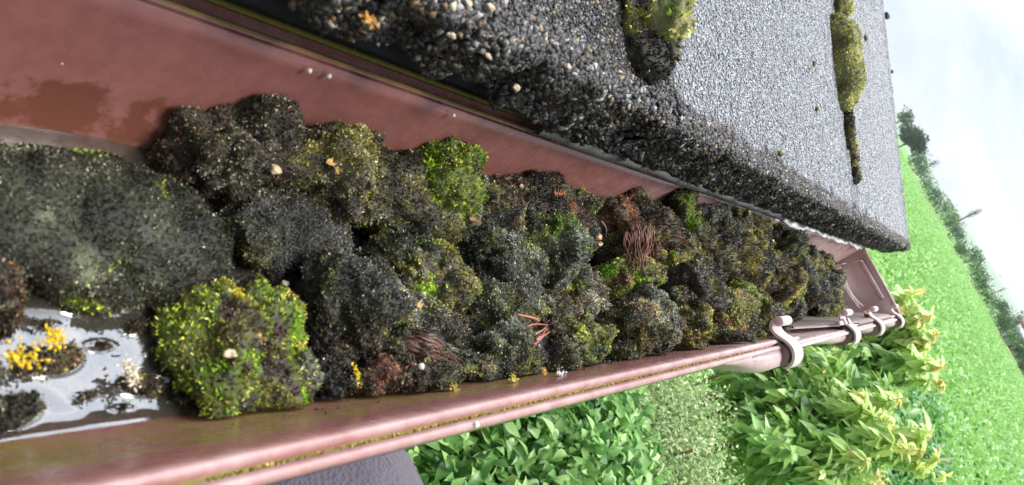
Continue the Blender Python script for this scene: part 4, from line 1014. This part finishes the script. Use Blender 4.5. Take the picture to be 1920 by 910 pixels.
for (px, py, r, lab) in [(1526, 120, .005, 'tiny rust and green moss dot left of the long cushion'), (1531, 205, .0045, 'tiny moss dot farther down left of the long cushion'), (1622, 72, .008, 'small dark moss spot between long cushion and verge'), (1662, 30, .012, 'dark moss lump on the tile verge against the sky'), (1672, 135, .006, 'dark speck on the tile verge halfway up'), (1463, 288, .004, 'single olive dot low on the middle tile')]:
    r *= .6; rmoss(px, py, r, r*.8, r*.6, 'yellow' if r < .0036 else 'brown', lab, 220+px % 37, [('bright', .2, 1)], 1.0, .8, n=.002)

# ------------------------------------------------------------------ lichens, pebbles, leaves, roots
def ztop(px, py):
    """height of the moss under a pixel: march the ray against clump ellipsoids"""
    d = ray(px, py); best = None
    for (c, rx, ry, rz) in CPOS.values():
        o = (CAM-c)/[rx, ry, rz]; v = d/[rx, ry, rz]; A = v@v; Bq = o@v; Cq = o@o-1; D = Bq*Bq-A*Cq
        if D > 0:
            t = (-Bq-math.sqrt(D))/A
            if t > 0 and (best is None or t < best): best = t
    if best is None: best = ((-.055)-H)/d[2]
    return CAM+d*best
def lichen(px, py, r, col, lab, z=None, el=(1, 1), n=70, grp='lichen flakes dropped from the roof'):
    c = ztop(px, py) if z is None else onz(px, py, z)
    c = c+np.array([0, 0, .001]); mb = MB(); Vi, Fi = ico(2); r = r*(.62 if c[1] < .3 else .8)
    for k in range(n):
        o = np.array([rng.normal()*r*.5*el[0], rng.normal()*r*.5*el[1], rng.uniform(0, r*.4)]); q = r*rng.uniform(.08, .26)
        a = rng.uniform(0, 6.28); V = Vi*(1+1.3*(vn(Vi*1.0, 2.4, k)-.5))[:, None]*np.array([q, q*.6, q*.35])
        V = V@np.array([[math.cos(a), -math.sin(a), .3], [math.sin(a), math.cos(a), .4], [-.3, .2, 1]])+c+o
        mb.add(V, Fi, np.array(col)*rng.uniform(.35, 1.15)*[1, rng.uniform(.85, 1.05), 1])
    tag(mb.build('lichen', LICHEN, loc=c), lab, 'lichen', grp)
YEL = (.72, .50, .03); OCH = (.62, .38, .10)
lichen(310, 250, .0050, YEL, 'yellow lichen flake against the back wall above the grey mat', z=-.058, el=(.6, 1.3))
lichen(736, 226, .0042, YEL, 'orange yellow lichen on the back wall beside the domed green tuft', z=-.022)
lichen(96, 638, .0052, (.8, .55, .02), 'vivid yellow lichen on the drowned brown clump', el=(1, 1.2))
lichen(35, 672, .0060, (.75, .52, .04), 'wide yellow lichen at the left frame edge on the drowned clump', el=(1, 1.6))
lichen(445, 557, .0034, (.85, .62, .02), 'bright yellow dot on top of the big green cushion')
lichen(490, 635, .0026, OCH, 'small orange speck in the middle of the big green cushion')
lichen(560, 655, .0034, (.75, .6, .10), 'pale yellow lichen on the far side of the green cushion')
lichen(665, 706, .0040, (.75, .58, .03), 'yellow curl hanging in the gap at the front wall', z=-.036, el=(1.5, .5))
lichen(845, 727, .0042, (.55, .45, .08), 'dull mustard lichen at the front wall beside the fibrous clump', z=-.030)
lichen(958, 713, .0044, (.70, .60, .10), 'lemon lichen at the front wall below the red roots', z=-.024)
lichen(1048, 706, .0040, (.72, .74, .66), 'white mint lichen rosette on the front rim', z=-.018)
lichen(1017, 700, .0026, OCH, 'small ochre lichen left of the white rosette', z=-.022)
lichen(893, 352, .0022, (.65, .55, .05), 'little lemon lichen on black clump under the back wall')
lichen(1275, 632, .0058, (.62, .33, .06), 'orange rusty lichen fan near the front rim', el=(1.5, .7))
lichen(1522, 463, .0062, (.60, .36, .06), 'ochre lichen crest on the farthest clumps', z=-.004, el=(.8, 1.4))
lichen(240, 705, .0058, (.70, .66, .45), 'cream lichen on the moss island in the water', el=(1.3, .7))
lichen(380, 475, .002, (.5, .52, .4), 'pale lichen grain on the grey mat')
lichen(1130, 118, .0040, (.55, .38, .08), 'ochre lichen on the dirty near tile edge', z=.066)
lichen(686, 42, .0040, (.62, .33, .07), 'blurred orange lichen on the nearest tile', z=.06)
lichen(1440, 573, .0048, (.85, .82, .80), 'white feather scrap on the tawny clump', el=(1.8, .4))
def pebble(px, py, r, col, lab, z=None, grp='pebbles lying on moss'):
    c = ztop(px, py) if z is None else onz(px, py, z); c = c+[0, 0, r*.35]
    Vi, Fi = ico(3); V = Vi*(1+1.5*(fbm(Vi, 1.3, 3, px) - .5))[:, None]*np.array([r*.6, r*.85, r*.45])+c
    tag(mesh('pebble', V, Fi, STONE, np.tile(col, (len(V), 1))*(.8+.4*fbm(Vi, 3, 2, px))[:, None], smooth=True, loc=c), lab, 'pebble', grp)
TAN = (.50, .36, .24)
for px, py, r, col, lab in [(430, 665, .0030, (.40, .30, .20), 'tan stone sunk in the side of the green cushion'), (532, 533, .0022, (.62, .5, .42), 'pink white grain on the top edge of the green cushion'), (486, 632, .002, (.45, .3, .1), 'amber grain mid cushion'),
                            (412, 715, .0026, (.42, .36, .24), 'beige stone low on the cushion near the water'), (976, 350, .0022, TAN, 'tan pebble on soft black clump, upper one'), (950, 372, .0019, (.5, .45, .38), 'pale pebble on soft black clump, middle one'),
                            (953, 388, .002, (.5, .42, .33), 'beige pebble on brown peppered clump'), (1118, 445, .0050, (.55, .32, .22), 'pinkish brown pebble pair in mid gutter'), (1122, 459, .0032, (.58, .36, .26), 'smaller half of the pinkish pebble pair'),
                            (783, 572, .0030, (.45, .27, .10), 'amber pebble under the vivid green patch'), (790, 553, .0024, (.5, .42, .35), 'cream chip left of the vivid green patch'), (512, 320, .0034, (.45, .34, .22), 'ochre chip on the near black clump'),
                            (1087, 577, .002, (.5, .38, .25), 'beige grain near the slate block'), (725, 560, .0036, (.24, .15, .10), 'brown flat chip on wet black clump'), (1448, 452, .0022, (.6, .55, .5), 'pale grain at far back wall')]:
    pebble(px, py, r, col, lab)
for j, (px, py, r, lab) in enumerate([(875, 8, .0032, 'largest buff stone on the nearest tile at the top frame edge'), (920, 14, .0028, 'second buff stone on the nearest tile'), (847, 66, .0022, 'slim pale stone on the nearest dirty tile edge'), (915, 105, .0022, 'cream long stone in the dark tile front'), (968, 165, .0024, 'ochre stone low in the dark tile front')]):
    c = roofpt(px, py, .002); Vi, Fi = ico(3); V = Vi*(1+1.8*(fbm(Vi, 1.4, 3, px)-.5))[:, None]*np.array([r*.5, r*.75, r*.45])+c
    tag(mesh('pebble', V, Fi, STONE, np.tile((.34, .26, .17), (len(V), 1)), loc=c), lab, 'pebble', 'buff stones on the nearest tile')
# white specks on the gutter walls (grit stuck to the plastic)
for px, py, z, lab in [(790, 687, 0, 'white grit grain in the front rail groove'), (893, 797, -.001, 'white grain on the outer front rail'), (115, 115, -.02, 'cream grain high on the near back wall'), (617, 143, -.004, 'white grain just under the back ridge'), (580, 133, -.006, 'cream grain under the back ridge'), (850, 216, -.004, 'white grain on back wall over the green tuft')]:
    c = onx(px, py, -.1685) if py < 400 else onz(px, py, .0008)
    Vi, Fi = ico(2); V = Vi*(1+.5*(vn(Vi, 1.7, px)-.5))[:, None]*.0011+c
    tag(mesh('grit_grain', V, Fi, LICHEN, np.tile((.75, .7, .62), (len(V), 1)), loc=c), lab, 'grain', 'grains stuck to the gutter')
# dead leaves
def deadleaf(px, py, L, w, col, lab, dirv, z=None, tilt=.6):
    c = (ztop(px, py) if z is None else onz(px, py, z))+[0, 0, .003]
    n = 14; t = np.linspace(0, 1, n); ww = w*np.sin(t*math.pi)**.7*(1+.35*np.sin(t*21)); D = np.array(dirv, float); D /= np.linalg.norm(D); S = np.cross(D, [0, 0, 1]); S /= np.linalg.norm(S)
    rows = []
    for i in range(n):
        m = c+D*(t[i]-.5)*L+np.array([0, 0, .12*L*math.sin(t[i]*7)])
        for s, up in ((-1, .35), (-.5, .05), (0, 0), (.5, .1), (1, .4)): rows.append(m+S*s*ww[i]/2+np.array([0, 0, up*ww[i]*.6*tilt]))
    V = np.array(rows); V2 = V-[0, 0, .0003]; i = np.arange(n*5).reshape(n, 5)
    Q = np.stack([i[:-1, :-1], i[:-1, 1:], i[1:, 1:], i[1:, :-1]], -1).reshape(-1, 4)
    tag(mesh('dead_leaf', np.concatenate([V, V2]), [Q, Q[:, ::-1]+n*5], DRYLEAF, np.tile(col, (2*n*5, 1))*rng.uniform(.8, 1.2, (2*n*5, 1)), smooth=True, loc=c), lab, 'leaf', 'dead leaves in the gutter')
deadleaf(875, 402, .016, .008, (.36, .19, .10), 'brown curled dead leaf standing in mid gutter', (.8, .4, 0))
deadleaf(618, 318, .009, .006, (.62, .38, .12), 'amber dry leaf on the dark clump at the back', (.2, 1, 0))
deadleaf(745, 415, .010, .003, (.45, .3, .1), 'thin ochre blade on the dark clump', (.5, 1, 0))
deadleaf(1620, 592, .026, .012, (.25, .13, .07), 'brown curled leaf caught by the third clip', (.3, 1, 0), z=-.004)
deadleaf(835, 640, .014, .007, (.40, .16, .09), 'rust red leaf scrap on the fibrous clump', (.9, .2, 0))
# roots
def roots(lab, segs, col, r, name='root_bundle', lift=.0028):
    mb = MB()
    for pts in segs:
        P3 = []
        for j, (px, py) in enumerate(pts):
            q = ztop(px, py); P3.append(q+[.001, 0, lift+.0015*math.sin(j*2.1)])
        s = spline(P3, 6); tube(mb, s, np.linspace(r, r*.45, len(s)), np.array(col)*rng.uniform(.8, 1.25), 5)
    tag(mb.build(name, ROOT, smooth=True), lab, 'roots', 'root bundles in the moss')
roots('bundle of thin red roots on the dark clump in mid gutter', [[(945, 598), (972, 606), (992, 608)], [(955, 625), (975, 618), (1010, 615)], [(958, 640), (985, 632), (1008, 617)], [(962, 648), (990, 640), (1012, 628)], [(965, 650), (985, 645), (1008, 630)], [(960, 632), (955, 645), (968, 656)], [(970, 665), (985, 645), (1005, 622)]], (.34, .10, .06), .0007, lift=.0075)
sg = []
for k in range(60):
    x0 = 745+rng.uniform(-20, 25); y0 = 625+rng.uniform(-8, 28)
    sg.append([(x0, y0), (x0+38+rng.uniform(-8, 8), y0+6+rng.uniform(-8, 8)), (x0+75+rng.uniform(-10, 10), y0+26+rng.uniform(-10, 14)), (x0+92+rng.uniform(-8, 8), y0+50+rng.uniform(-12, 14))])
roots('matted brown fibres drooping over the clump by the front wall', sg, (.10, .05, .035), .00045)
sg = []
for k in range(42):
    x0 = 1185+rng.uniform(-28, 30); y0 = 425+rng.uniform(-8, 20)
    sg.append([(x0, y0), (x0+rng.uniform(-10, 8), y0+22), (x0+rng.uniform(-16, 10), y0+48), (x0+rng.uniform(-22, 14), y0+70+rng.uniform(-10, 10))])
roots('hairy reddish fibres hanging over the reddish brown clump', sg, (.20, .09, .06), .00045)
sg = [[(1012+rng.uniform(0, 24), 335+rng.uniform(0, 20)), (1025+rng.uniform(0, 20), 355+rng.uniform(0, 10)), (1034+rng.uniform(0, 20), 370+rng.uniform(0, 12))] for k in range(14)]
roots('orange brown fibres by the small green tuft at the back', sg, (.40, .15, .07), .0007)
sg = [[(730+rng.uniform(0, 8), 380), (736+rng.uniform(-6, 6), 398), (738+rng.uniform(-10, 10), 412)] for k in range(3)]
roots('two rusty stalks on the olive flecked clump', sg, (.3, .14, .08), .0006)
roots('curved grey twig on the clump near the red roots', [[(932, 600), (945, 640), (965, 655)]], (.22, .2, .18), .0008, 'twig')
roots('short dark twig beside the pinkish pebbles', [[(1119, 415), (1126, 430), (1132, 446)]], (.12, .09, .07), .0009, 'twig')
# cobwebs in the end corner
mb = MB()
for a, b, c_ in [((1572, 500), (1590, 540), (1611, 572)), ((1570, 498), (1583, 530), (1608, 575)), ((1574, 498), (1596, 548), (1618, 574)), ((1575, 520), (1592, 552), (1612, 577)), ((1560, 500), (1576, 496), (1586, 494)), ((1602, 492), (1612, 489), (1618, 490))]:
    q = [ony(*a, 1.60), ony(*b, 1.59), ony(*c_, 1.60)]
    tube(mb, spline(q, 6), .0005, (.8, .8, .78), 4)
tag(mb.build('cobweb', LICHEN), 'white cobweb threads across the gutter end corner', 'cobweb')

# ------------------------------------------------------------------ water
def water():
    m, N, L, P_ = newmat('water'); P_.inputs['Base Color'].default_value = (.06, .055, .045, 1); P_.inputs['Roughness'].default_value = .02; P_.inputs['IOR'].default_value = 1.5
    P_.inputs['Transmission Weight'].default_value = .0; P_.inputs['Coat Weight'].default_value = 1; P_.inputs['Coat Roughness'].default_value = .01; P_.inputs['Coat IOR'].default_value = 1.9
    xs = np.linspace(-.166, -.055, 220); ysw = np.linspace(-.2, .24, 420)
    Xg, Yg = np.meshgrid(xs, ysw); p = np.stack([Xg.ravel(), Yg.ravel(), np.zeros(Xg.size)], 1)
    p[:, 2] = -.0600+.0022*(fbm(p, 42, 3, 77)-.5)
    # surface tension: water creeps up the wall and the moss
    edge = np.clip((p[:, 0]+.0655)/.006, 0, 1)+np.clip((-.1605-p[:, 0])/.004, 0, 1); p[:, 2] += .0010*edge**2
    for (c, rx, ry, rz) in CPOS.values():
        if c[1] > .3: continue
        q = np.sqrt(((p[:, 0]-c[0])/rx)**2+((p[:, 1]-c[1])/ry)**2); p[:, 2] += .0008*np.exp(-((q-.93)/.10)**2)
    out_ = N['Material Output']; tr = N.new('ShaderNodeBsdfTransparent'); tr.inputs[0].default_value = (.85, .8, .72, 1); mx = N.new('ShaderNodeMixShader'); mx.inputs[0].default_value = .45
    L.new(P_.outputs[0], mx.inputs[1]); L.new(tr.outputs[0], mx.inputs[2]); L.new(mx.outputs[0], out_.inputs[0])
    a, b = Xg.shape; i = np.arange(a*b).reshape(a, b); Q = np.stack([i[:-1, :-1], i[:-1, 1:], i[1:, 1:], i[1:, :-1]], -1).reshape(-1, 4)
    tag(mesh('water', p, Q, m, smooth=True), kind='structure')
water()

# ------------------------------------------------------------------ person (only a fleece clad knee reaches into the frame)
def person():
    J = {'pelvis': (.46, .16, -.50), 'spine': (.47, .15, -.25), 'chest': (.46, .13, -.02), 'neck': (.45, .10, .14), 'head': (.44, .08, .25), 'crown': (.44, .08, .34),
         'hipL': (.42, .27, -.52), 'kneeL': (-.01, .345, -.262), 'ankL': (.10, .36, -.70), 'toeL': (-.04, .36, -.73),
         'hipR': (.45, .06, -.54), 'kneeR': (.34, .0, -.96), 'ankR': (.42, -.02, -1.38), 'toeR': (.28, -.02, -1.41),
         'shL': (.44, .30, .06), 'elL': (.30, .42, -.18), 'wrL': (.16, .40, -.40), 'haL': (.12, .39, -.47),
         'shR': (.46, -.06, .06), 'elR': (.42, -.18, -.16), 'wrR': (.30, -.12, -.36), 'haR': (.25, -.10, -.42)}
    rad = {'pelvis': .15, 'spine': .135, 'chest': .15, 'neck': .06, 'head': .085, 'crown': .07, 'hipL': .15, 'kneeL': .145, 'ankL': .05, 'toeL': .04, 'hipR': .105, 'kneeR': .07, 'ankR': .05, 'toeR': .04,
           'shL': .07, 'elL': .05, 'wrL': .032, 'haL': .04, 'shR': .07, 'elR': .05, 'wrR': .032, 'haR': .04}
    ed = [('pelvis', 'spine'), ('spine', 'chest'), ('chest', 'neck'), ('neck', 'head'), ('head', 'crown'), ('pelvis', 'hipL'), ('hipL', 'kneeL'), ('kneeL', 'ankL'), ('ankL', 'toeL'), ('pelvis', 'hipR'), ('hipR', 'kneeR'), ('kneeR', 'ankR'), ('ankR', 'toeR'),
          ('chest', 'shL'), ('shL', 'elL'), ('elL', 'wrL'), ('wrL', 'haL'), ('chest', 'shR'), ('shR', 'elR'), ('elR', 'wrR'), ('wrR', 'haR')]
    for q_ in J: J[q_] = (J[q_][0], J[q_][1]+.14, J[q_][2])
    J['kneeL'] = (-.075, .345, -.235); J['hipL'] = (.40, .46, -.5); J['ankL'] = (.06, .36, -.70); J['toeL'] = (-.08, .36, -.73)
    names = list(J); off = np.array([.46, .16, -1.43])
    me = bpy.data.meshes.new('person'); me.from_pydata([tuple(np.array(J[n])-off) for n in names], [(names.index(a), names.index(b)) for a, b in ed], [])
    o = bpy.data.objects.new('person', me); COL.objects.link(o); o.location = off
    sk = o.modifiers.new('skin', 'SKIN'); sv = me.skin_vertices[0].data
    for i, n in enumerate(names): sv[i].radius = (rad[n], rad[n]); sv[i].use_root = (n == 'pelvis')
    su = o.modifiers.new('sub', 'SUBSURF'); su.levels = su.render_levels = 3
    m, N, L, P_ = newmat('fleece')
    g = N.new('ShaderNodeTexCoord'); w = N.new('ShaderNodeTexVoronoi'); w.inputs['Scale'].default_value = 330; L.new(g.outputs['Object'], w.inputs['Vector'])
    z = N.new('ShaderNodeTexNoise'); z.inputs['Scale'].default_value = 9; z.inputs['Detail'].default_value = 6; L.new(g.outputs['Object'], z.inputs['Vector'])
    r = N.new('ShaderNodeValToRGB'); r.color_ramp.elements[0].color = (.065, .055, .08, 1); r.color_ramp.elements[1].color = (.14, .12, .165, 1); r.color_ramp.elements[0].position = .3; r.color_ramp.elements[1].position = .75
    L.new(z.outputs['Fac'], r.inputs[0]); L.new(r.outputs[0], P_.inputs['Base Color']); P_.inputs['Roughness'].default_value = .95; P_.inputs['Sheen Weight'].default_value = .4
    b = N.new('ShaderNodeBump'); b.inputs['Strength'].default_value = .8; b.inputs['Distance'].default_value = .0015; L.new(w.outputs['Distance'], b.inputs['Height']); L.new(b.outputs[0], P_.inputs['Normal'])
    me.materials.append(m)
    for p in me.polygons: p.use_smooth = True
    tag(o, 'person in dark purple grey fleece leaning a raised knee under the gutter', 'person')
person()

# ladder the person stands on
e = empty('ladder', (.42, .1, ZG), 'aluminium ladder below the gutter carrying the person', 'ladder')
for yy in (0., .64):
    mb = MB(); V, F = extrude_profile([(-.012, 0), (.012, 0), (.012, 1), (-.012, 1)], yy-.03, yy+.03)
    V = np.array(V); V[:, 0] = V[:, 0]+.62-.22*V[:, 2]; V[:, 2] = ZG+V[:, 2]*1.75; mb.add(V, F, (.6, .6, .62)); mb.build('rail', PLAIN, parent=e)
for k in range(1, 7):
    z = .26*k; mb = MB(); tube(mb, [(.62-.22*z/1.75, 0.03, ZG+z), (.62-.22*z/1.75, .61, ZG+z)], .014, (.6, .6, .62), 8); mb.build('rung', PLAIN, parent=e)

# ------------------------------------------------------------------ haze
m = bpy.data.materials.new('haze'); m.use_nodes = True; N = m.node_tree.nodes; N.clear()
pv = N.new('ShaderNodeVolumePrincipled'); pv.inputs['Color'].default_value = (.93, .96, 1, 1); pv.inputs['Density'].default_value = .0002; pv.inputs['Anisotropy'].default_value = .2
oo = N.new('ShaderNodeOutputMaterial'); m.node_tree.links.new(pv.outputs[0], oo.inputs['Volume'])
HAZE = True
if HAZE:
    mb = MB(); box(mb, (-1000, -150, ZG-2), (1000, 1450, 40)); tag(mb.build('haze', m, loc=(0, 600, 0)), kind='stuff')
